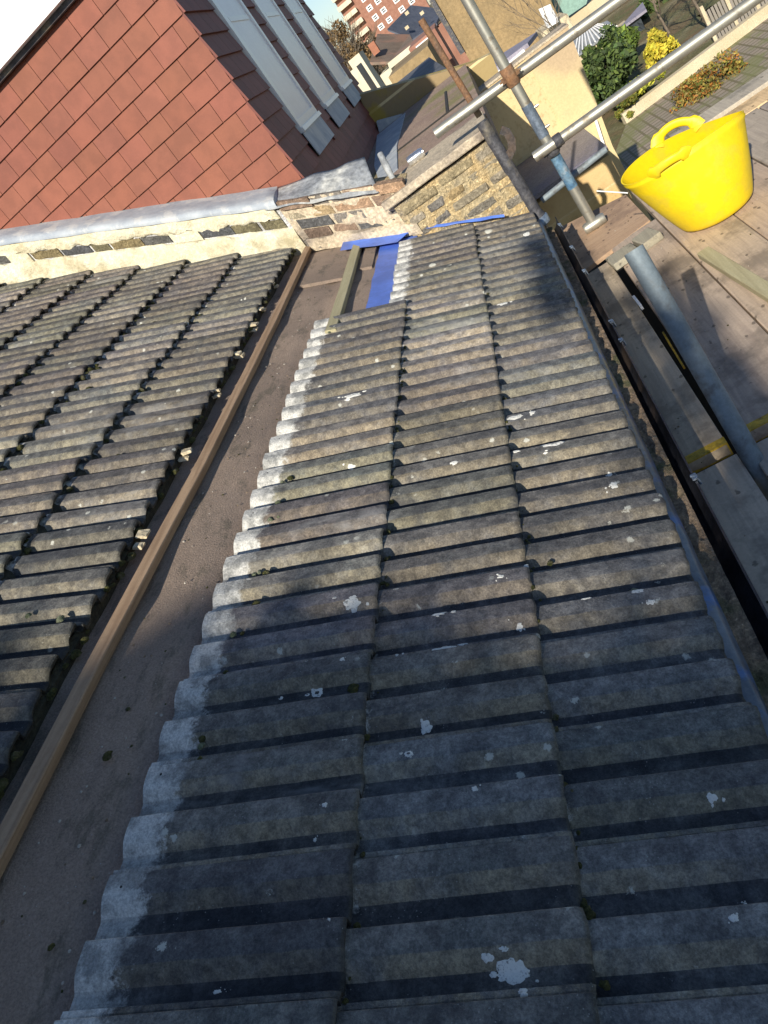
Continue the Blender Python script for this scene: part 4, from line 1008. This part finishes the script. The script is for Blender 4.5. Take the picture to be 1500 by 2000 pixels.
def crown(mb, c, rad, n, size, cols, rr, mi=0, clump=0, gap=0.0):
    c = Vector(c)
    cl = []
    for _ in range(max(1, clump)):
        while True:
            v = Vector((rr.uniform(-1, 1), rr.uniform(-1, 1), rr.uniform(-1, 1)))
            if v.length <= 1: break
        cl.append((v * .8, rr.uniform(.18, .4), rr.uniform(.7, 1.3)))
    for _ in range(n):
        v0, r0, br = cl[rr.randrange(len(cl))] if clump else (Vector((0, 0, 0)), 1, 1)
        while True:
            v = Vector((rr.uniform(-1, 1), rr.uniform(-1, 1), rr.uniform(-1, 1)))
            if v.length <= 1: break
        v = v0 + v * r0 if clump else v
        P = c + Vector((v.x * rad[0], v.y * rad[1], v.z * rad[2])); s_ = size * rr.uniform(.6, 1.4)
        a = Vector((rr.gauss(0, 1), rr.gauss(0, 1), rr.gauss(0, 1))).normalized(); b = a.cross(Vector((rr.gauss(0, 1), rr.gauss(0, 1), rr.gauss(0, 1)))).normalized()
        cc = rr.choice(cols); g_ = br * rr.uniform(.8, 1.2); cc = tuple(x * g_ for x in cc)
        mb.add([P - a * s_, P + b * s_ * .5, P + a * s_, P - b * s_ * .5], [(0, 1, 2, 3)], mi, cc)
def limbs(mb, base, h, n, r0, spread, rr, depth=2, up=.8):
    base = Vector(base)
    def br(P, d, L, r, dep):
        mid = P + d * L * .5 + Vector((rr.uniform(-.08, .08), rr.uniform(-.08, .08), 0)) * L; E = P + d * L
        mb.tube([P, mid, E], [r, r * .75, r * .45], 5, cap=False)
        if dep:
            for _ in range(n):
                nd = (d + Vector((rr.uniform(-1, 1), rr.uniform(-1, 1), rr.uniform(-.3, .8))) * spread).normalized()
                br(P + d * L * rr.uniform(.35, 1), nd, L * rr.uniform(.5, .8), r * .5, dep - 1)
    br(base, Vector((rr.uniform(-.1, .1), rr.uniform(-.1, .1), 1)).normalized(), h, r0, depth)
def tree(name, label, cat, P, h, rad, n, size, mat, cols, seed, clump=14, trunk=.12, group=None, bare=False, cz=.62):
    if len(P) == 3: q = on(P[0], P[1], P[2]); P = (q.x, q.y); h = (q.z - GZ) / cz
    rr = random.Random(seed); o = empty(name, (P[0], P[1], GZ), label, cat, group)
    mb = MB(); limbs(mb, (P[0], P[1], GZ), h * (.55 if not bare else .40), 5 if bare else 4, trunk, .75 if bare else .6, rr, 3 if bare else 2); mb.build('trunk', M['bark'], o, smooth=60)
    if n:
        mb = MB(); crown(mb, (P[0], P[1], GZ + h * cz), rad, n, size, cols, rr, 0, clump); mb.build('crown', M[mat], o)
    return o
G1 = [(1, 1, 1), (.6, .75, .6), (1.3, 1.3, .9), (.45, .5, .5)]
tree('evergreen_tree', 'dark green evergreen beside the cream plastered wall', 'tree', (1188, 145, 31), 0, (1.3, 1.05, 1.35), 5200, .11, 'leaf', G1, 1, 26, cz=.55)
tree('evergreen_tree', 'light green pointed evergreen rising behind the darker one', 'tree', (1212, 92, 36), 0, (.9, .75, 1.3), 2600, .12, 'leaf', [(1.5, 1.6, .9), (1, 1, .8), (2, 2, 1)], 2, 18, cz=.6)
tree('evergreen_tree', 'dense dark evergreen behind the bare twiggy tree', 'tree', (1292, 45, 44), 0, (1.8, 1.9, 2.0), 5000, .16, 'leaf', [(.7, .8, .7), (.5, .55, .5), (1, 1, .8)], 3, 24, cz=.55)
tree('forsythia_bush', 'round bright yellow flowering bush in the garden bed', 'bush', (1286, 95, 32.5), 0, (.62, .62, .68), 3000, .085, 'forsythia', [(1, 1, 1), (1, .9, .8), (.7, .75, .6)], 4, 14, .04, cz=.66)
tree('forsythia_bush', 'small yellow green bush below the large flowering one', 'bush', (1262, 165, 28.6), 0, (.6, .65, .4), 1200, .085, 'forsythia', [(.8, .9, .8), (.4, .5, .6), (.3, .4, .4)], 5, 12, .04, cz=.6)
tree('leafy_shrub', 'wide olive and reddish shrub growing over the paving', 'shrub', (1385, 168, 25.6), 0, (.85, 1.15, .66), 6500, .05, 'shrub', [(1, 1, 1), (.6, .8, .6), (1.4, .7, .5), (1.3, 1.2, 1)], 6, 30, .05, cz=.5)
tree('leafy_shrub', 'low dull green shrub beside the lean-to', 'shrub', (1222, 205, 28), 0, (.7, .55, .45), 1600, .07, 'shrub', [(.5, .8, .5), (.8, .9, .6)], 7, 14, .05, cz=.5)
tree('bare_tree', 'leafless twiggy tree spreading above the garden fence', 'tree', (32.6, -7.1), 5.6, (1, 1, 1), 0, .1, 'leaf', G1, 8, trunk=.07, bare=True)
tree('bare_tree', 'smaller leafless tree at the left side of the garden fence', 'tree', (36.5, -6.6), 4.8, (1, 1, 1), 0, .1, 'leaf', G1, 9, trunk=.06, bare=True)
tree('bare_tree', 'leafless tree in front of the ochre brick building', 'tree', (40.0, -3.3), 7.5, (1, 1, 1), 0, .1, 'leaf', G1, 10, trunk=.04, bare=True)
# fence
fn = empty('garden_fence', (31.5, -8.5, GZ), 'grey brown slatted garden fence at the upper right edge', 'fence')
a, b = gp_(1400, 84), gp_(1570, -42); mb = MB(); n = 26
for i in range(n):
    P = a + (b - a) * i / n; d = (b - a).normalized(); s_ = Vector((0, 0, 1))
    mb.prism([P, P + d * ((b - a).length / n * .78), P + d * ((b - a).length / n * .70) + s_ * 1.0, P + s_ * 1.0], d.cross(s_) * .03, 0, (1, 1, 1))
mb.build('fence_panel', M['fence'], fn).__setitem__('kind', 'stuff')
for i in range(5):
    P = a + (b - a) * i / 4; mb = MB(); mb.box((P.x, P.y, GZ + .6), (.1, .1, 1.2)); mb.build('post', M['bgpale'], fn)

# ------------------------------------------------------------------ background houses
def house_box(name, label, D, y0, y1, z1, depth, mat, z0=GZ):
    o = empty(name, (D, (y0 + y1) / 2, z0), label, 'building')
    mb = MB(); mb.box((D + depth / 2, (y0 + y1) / 2, (z0 + z1) / 2), (depth, abs(y1 - y0), z1 - z0)); mb.build('wall', M[mat], o); return o
def window(o, D, y, z, w_, h_, label=None, dark=True, fr=.12):
    mb = MB()
    for (ya, yb, za, zb_) in ((y - w_ / 2, y - w_ / 2 + fr, z, z + h_), (y + w_ / 2 - fr, y + w_ / 2, z, z + h_), (y - w_ / 2 + fr, y + w_ / 2 - fr, z, z + fr), (y - w_ / 2 + fr, y + w_ / 2 - fr, z + h_ - fr, z + h_), (y - w_ / 2 + fr, y + w_ / 2 - fr, z + h_ / 2 - fr / 3, z + h_ / 2 + fr / 3)):
        mb.prism([(D - .06, ya, za), (D - .06, yb, za), (D - .06, yb, zb_), (D - .06, ya, zb_)], (.10, 0, 0))
    wn = mb.build('window', M['white'], o)
    mb = MB(); mb.prism([(D - .02, y - w_ / 2 + fr, z + fr), (D - .02, y + w_ / 2 - fr, z + fr), (D - .02, y + w_ / 2 - fr, z + h_ - fr), (D - .02, y - w_ / 2 + fr, z + h_ - fr)], (.03, 0, 0)); mb.build('pane', M['darkglass'], wn)
# tower block
DT = 280; yl_ = on(704, 84, DT).y; yr_ = on(800, 30, DT).y - 6
tw = house_box('tower_block', 'tall red brick tower block with cream balconies far away on the skyline', DT, yr_, yl_, 48, 16, 'bgred')
for fl in range(17):
    z = -3 + fl * 2.9
    mb = MB(); mb.box((DT - .9, yl_ - 2.0, z), (1.8, 4.6, 1.25)); mb.build('balcony', M['cream'], tw)
    if 0 < z < 36:
        for yw in (yl_ - 7.5, yl_ - 10.5, yl_ - 15, yl_ - 18.5):
            if yw > yr_ + 1: window(tw, DT, yw, z + .2, 1.7, 1.5, fr=.3)
# distant bare trees on the skyline
for i, (px, py, h) in enumerate(((655, 88, 13), (672, 102, 13), (690, 110, 12), (715, 110, 11), (640, 80, 15), (735, 130, 9))):
    Dq = 95 + i * 6; P = on(px, py, Dq); rr = random.Random(40 + i); o = empty('bare_tree', (Dq, P.y, GZ), ('far leafless tree on the skyline, ' + ('leftmost by the mansard', 'second from the mansard', 'third from the mansard', 'fourth from the mansard', 'hidden low behind the mansard edge', 'nearest the brown roof')[i]), 'tree', 'leafless trees on the skyline')
    mb = MB(); limbs(mb, (Dq, P.y, GZ), h * .42, 5, .22, .8, rr, 3); mb.build('trunk', M['bark'], o)
    mb = MB(); crown(mb, (Dq, P.y, GZ + h * .55), (3.0, 3.0, h * .32), 1500, .16, [(1, .85, .6), (.8, .7, .5)], rr, 0, 10); mb.build('twigs', leaf('far_twigs%d' % i, (.20, .15, .09), (.16, .12, .08)), o)
# small cream houses near the mansard edge
o = house_box('far_house', 'small cream house under the skyline next to the mansard edge', 75, on(700, 130, 75).y - .6, on(676, 115, 75).y, on(690, 112, 75).z, 4, 'cream')
o = house_box('far_house', 'low cream house in front of the first cream one by the mansard edge', 60, on(700, 165, 60).y - .5, on(680, 140, 60).y, on(690, 135, 60).z, 4, 'cream')
# dark slate roof with skylights
def roofed(name, label, D, pts, Dtop, roof_mat, wall_mat, wall_to=GZ, tops=2):
    """pts: photo outline, eave points first (at D), ridge points last (at Dtop)"""
    P = [on(px, py, D) for px, py in pts[:-tops]] + [on(px, py, Dtop) for px, py in pts[-tops:]]
    o = empty(name, (D, P[0].y, GZ), label, 'building')
    mb = MB(); mb.prism(P, (0, 0, -.15)); mb.build('roof', M[roof_mat], o)
    ys = [p.y for p in P]; zmin = min(p.z for p in P)
    mb = MB(); mb.box((D + 1.8, (min(ys) + max(ys)) / 2, (zmin - .2 + GZ) / 2), (3, (max(ys) - min(ys)) * .96, zmin - .2 - GZ)); mb.build('wall', M[wall_mat], o)
    return o
o = roofed('slate_house', 'house with a dark blue slate roof and small skylights in front of the tower', 62, [(756, 57), (806, 76), (852, 45), (864, 17), (802, 10)], 68, 'bgslate', 'bgred', tops=2)
for (px, py) in ((797, 28), (797, 56), (826, 28)):
    P = on(px, py, 63); mb = MB(); mb.box((P.x - .6, P.y, P.z + .1), (.2, .26, .2)); mb.build('skylight', M['bgpale'], o)
o = roofed('brown_roof_house', 'house with a brown tiled roof left of the dark slate roof', 48, [(722, 122), (762, 120), (808, 84), (800, 67), (737, 66)], 54, 'bgbrown', 'cream', tops=2)
mb = MB(); mb.prism([on(757, 124, 47.8), on(812, 80, 47.8), on(816, 92, 47.8), on(761, 136, 47.8)], (.3, 0, 0)); mb.build('white_eaves', M['cream'], o)
P = on(733, 92, 50); mb = MB(); mb.box((P.x - 1.0, P.y, P.z), (.5, .38, .6)); mb.build('chimney', mottled('orange_brick', (.36, .15, .09), (.30, .13, .08), 3), o)
# terrace with white windows
D = 33
o = house_box('terrace_house', 'pinkish brick terrace house with white framed windows behind the rusty pole', D, on(905, 150, D).y, on(800, 100, D).y, on(830, 70, D).z, 6, 'bgred')
for (px, py, w_, h_) in ((833, 96, .55, .55), (868, 140, .5, .62), (893, 180, .45, .6)):
    P = on(px, py, D - .3); mb = MB(); mb.prism([(P.x, P.y - w_ / 2, P.z - h_ / 2), (P.x, P.y + w_ / 2, P.z - h_ / 2), (P.x, P.y + w_ / 2, P.z + h_ / 2), (P.x, P.y - w_ / 2, P.z + h_ / 2)], (.4, 0, 0)); wn = mb.build('window', M['white'], o)
    mb = MB(); s2 = .28; mb.prism([(P.x - .03, P.y - w_ * s2, P.z - h_ * s2), (P.x - .03, P.y + w_ * s2, P.z - h_ * s2), (P.x - .03, P.y + w_ * s2, P.z + h_ * s2), (P.x - .03, P.y - w_ * s2, P.z + h_ * s2)], (.04, 0, 0)); mb.build('pane', M['darkglass'] if px != 833 else M['glass'], wn)
o = house_box('terrace_house', 'ochre stock brick house in shade behind the dark lead roof', 26, on(880, 165, 26).y, on(745, 130, 26).y, on(800, 118, 26).z, 5, 'bgochre')
# ochre building
D = 50
o = house_box('ochre_house', 'large plain ochre brick house wall filling the view behind the upright tube', D, on(1085, 20, D).y, on(872, 40, D).y, 3.2, 8, 'bgochre', GZ)
mb = MB(); mb.prism([(D - .25, on(872, 40, D).y, 1.0), (D - .25, on(872, 40, D).y + .25, 1.0), (D - .25, on(872, 40, D).y + .25, -2), (D - .25, on(872, 40, D).y, -2)], (.2, 0, 0)); mb.build('downpipe', M['iron'], o)
# lavender slate roof with white parapet
D = 14
o = empty('low_slate_extension', (D, -.6, GZ), 'low extension with a lavender slate roof edged by a bright white band', 'building')
mb = MB(); P = [on(905, 178, D), on(1030, 84, D), on(1048, 62, D + 2), on(1000, 92, D + 2), on(910, 150, D + 2)]
mb.prism(P, (0, 0, -.06)); mb.build('roof', M['bgslate2'], o)
mb = MB(); mb.prism([on(918, 186, D - .1), on(1023, 96, D - .1), on(1036, 112, D - .1), on(935, 204, D - .1)], (.25, 0, 0)); mb.build('white_fascia', M['white'], o)
mb = MB(); ya, yb = on(918, 186, D).y, on(1030, 104, D).y; zz = min(on(935, 204, D).z, on(1036, 112, D).z); mb.box((D + 1.2, (ya + yb) / 2, (zz - 5.2) / 2), (2.0, abs(ya - yb), zz + 5.2)); mb.build('wall', M['cream'], o)
# house with white window bay and pinkish wall
D = 45
o = house_box('pink_house', 'pinkish rendered house with a tall white window above the plastered wall', D, on(1125, 60, D).y, on(1062, 75, D).y, on(1075, 52, D).z, 3, 'bgpale')
mb = MB(); mb.prism([on(1052, 18, 44.5), on(1075, 8, 44.5), on(1092, 42, 44.5), on(1070, 56, 44.5)], (.2, 0, 0)); mb.build('window', M['white'], o)
D = 54
o = house_box('teal_roof_house', 'brick house with a flat teal green roof edge at the top of the view', D, on(1250, -10, D).y, on(1095, 20, D).y, on(1120, 30, D).z, 6, 'bgpale')
mb = MB(); mb.prism([on(1072, -20, D - .2), on(1160, -40, D - .2), on(1145, 8, D - .2), on(1092, 44, D - .2)], (.3, 0, 0)); mb.build('teal_panel', M['teal'], o)
mb = MB(); mb.prism([on(1196, 12, D - .2), on(1222, -6, D - .2), on(1226, 4, D - .2), on(1202, 24, D - .2)], (.3, 0, 0)); mb.build('window', M['white'], o)
mb = MB(); mb.prism([on(1202, -10, D - .2), on(1214, -18, D - .2), on(1220, -4, D - .2), on(1207, 6, D - .2)], (.2, 0, 0)); mb.build('window', M['white'], o)
# conservatory
D = 41
o = empty('conservatory', (D, -4.2, GZ), 'glazed conservatory with a pale ribbed hipped roof', 'conservatory')
E0, E1, R0, R1 = on(1122, 112, D), on(1205, 52, D), on(1112, 72, D + 2), on(1186, 40, D + 2)
mb = MB(); mb.prism([E0, E1, R1, R0], (0, 0, -.08)); rf = mb.build('glass_roof', mottled('dusty_glazing', (.22, .24, .26), (.32, .33, .33), 2, .4), o)
for i in range(11):
    t = i / 10; a = E0 + (E1 - E0) * t; b = R0 + (R1 - R0) * (.25 + .5 * t); mb = MB(); mb.tube([a + Vector((-.02, 0, .03)), b + Vector((-.02, 0, .03))], .035, 5); mb.build('glazing_bar', M['white'], o)
mb = MB(); mb.box((D + .6, (E0.y + E1.y) / 2, (GZ + E0.z - .1) / 2), (1.0, abs(E0.y - E1.y), E0.z - .1 - GZ)); mb.build('wall', M['bgpale'], o)
D = 41
o = house_box('pale_terrace', 'long pale terrace with a row of small windows behind the evergreens', D, on(1262, 62, D).y, on(1138, 135, D).y, on(1200, 85, D).z, 4, 'bgpale')
for px, py in ((1158, 112), (1212, 78), (1225, 70), (1237, 60), (1248, 53)):
    P = on(px, py, D - .1); mb = MB(); mb.prism([(P.x, P.y - .2, P.z - .35), (P.x, P.y + .2, P.z - .35), (P.x, P.y + .2, P.z + .35), (P.x, P.y - .2, P.z + .35)], (.1, 0, 0)); mb.build('window', M['darkglass'], o)
mb = MB(); mb.prism([on(1205, 60, D - .3), on(1262, 18, D - .3), on(1255, 4, D + 2), on(1240, 20, D + 2)], (0, 0, -.1)); mb.build('roof', M['bgslate2'], o)
# shed near fence
D = 34
o = house_box('garden_shed', 'small dark garden shed beside the slatted fence', D, on(1445, 70, D).y, on(1415, 92, D).y, on(1425, 52, D).z, 2.0, 'bgslate')

# ------------------------------------------------------------------ unseen tree added behind the camera, leaves placed to shade roof and deck
rr = random.Random(77); TT = RP(0, 1.2) + SUN * 10.4; tr = empty('added_shade_tree', (TT.x, TT.y, GZ), 'unseen tree added behind the viewpoint, its leaves placed to shade the near roof', 'tree')
mb = MB(); limbs(mb, (TT.x, TT.y, GZ), (TT.z - GZ) * .52, 4, .22, .5, rr, 1); mb.build('trunk', M['bark'], tr, smooth=60)
mb = MB()
def shade(x0, x1, V0, V1, n, soft=.12, size=.10, deck=None, tmin=9.6, tmax=11.2):
    for _ in range(n):
        x = rr.uniform(x0, x1); V = rr.uniform(V0, V1)
        T = RP(x, V) if deck is None else Vector((x, V, deck))
        edge = 1.17 + .10 * max(0, min(1, (V - .5) * 2)) + .14 * mnoise.noise(Vector((V * 2.1, 0, 9))) + .14 * mnoise.noise(Vector((V * 6, 3, 9)))
        if deck is None and x0 < 0 and x > edge + .10 - .35 * rr.random() ** 1.5: continue
        P = T + SUN * rr.uniform(tmin, tmax); s_ = size * rr.uniform(.6, 1.4)
        a = Vector((rr.gauss(0, 1), rr.gauss(0, 1), rr.gauss(0, 1))).normalized(); b = a.cross(Vector((rr.gauss(0, 1), rr.gauss(0, 1), rr.gauss(0, 1)))).normalized()
        g_ = rr.uniform(.5, 1.3); mb.add([P - a * s_, P + b * s_ * .6, P + a * s_, P - b * s_ * .6], [(0, 1, 2, 3)], 0, (g_, g_, g_))
shade(-1.6, 1.5, -1.0, 4.0, 13000, size=.075)
shade(1.22, 1.50, .02, .60, 26, size=.035)                 # dapples
shade(1.58, 1.80, -.02, .08, 16, size=.035)
shade(2.8, 3.75, -.04, .10, 360, size=.03)
shade(2.6, 3.1, .02, .13, 70, size=.03)
shade(1.3, 3.3, -.18, -.095, 330, size=.03, deck=-.2)
shade(1.3, 3.2, -.34, -.18, 420, size=.045, deck=-.2)
shade(1.2, 1.9, -.60, -.30, 160, size=.06, deck=-.2)
mb.build('crown', M['leaf'], tr)

mw = empty('added_shade_wall', (-1.6, .5, GZ), 'dark brick wall added unseen behind the viewpoint to block sun and sky light', 'wall')  # unseen wall added to cut sky light and shade the near roof
mb = MB(); mb.prism([(-1.55, -2.2, GZ), (-1.55, 5.0, GZ), (-1.55, 5.0, .60 + .446 * 5.0), (-1.55, -2.2, .60 - .446 * 2.2 + .25)], (-.25, 0, 0))
mb.build('wall_face', mottled('sooty_brick', (.16, .11, .08), (.10, .075, .06), 8, .95), mw)
mb = MB(); mb.prism([(-1.50, -2.2, .60 - .446 * 2.2 + .25), (-1.50, 5.0, .60 + .446 * 5.0), (-1.50, 5.0, .67 + .446 * 5.0), (-1.50, -2.2, .67 - .446 * 2.2 + .25)], (-.35, 0, 0)); mb.build('wall_coping', M['stone'], mw)
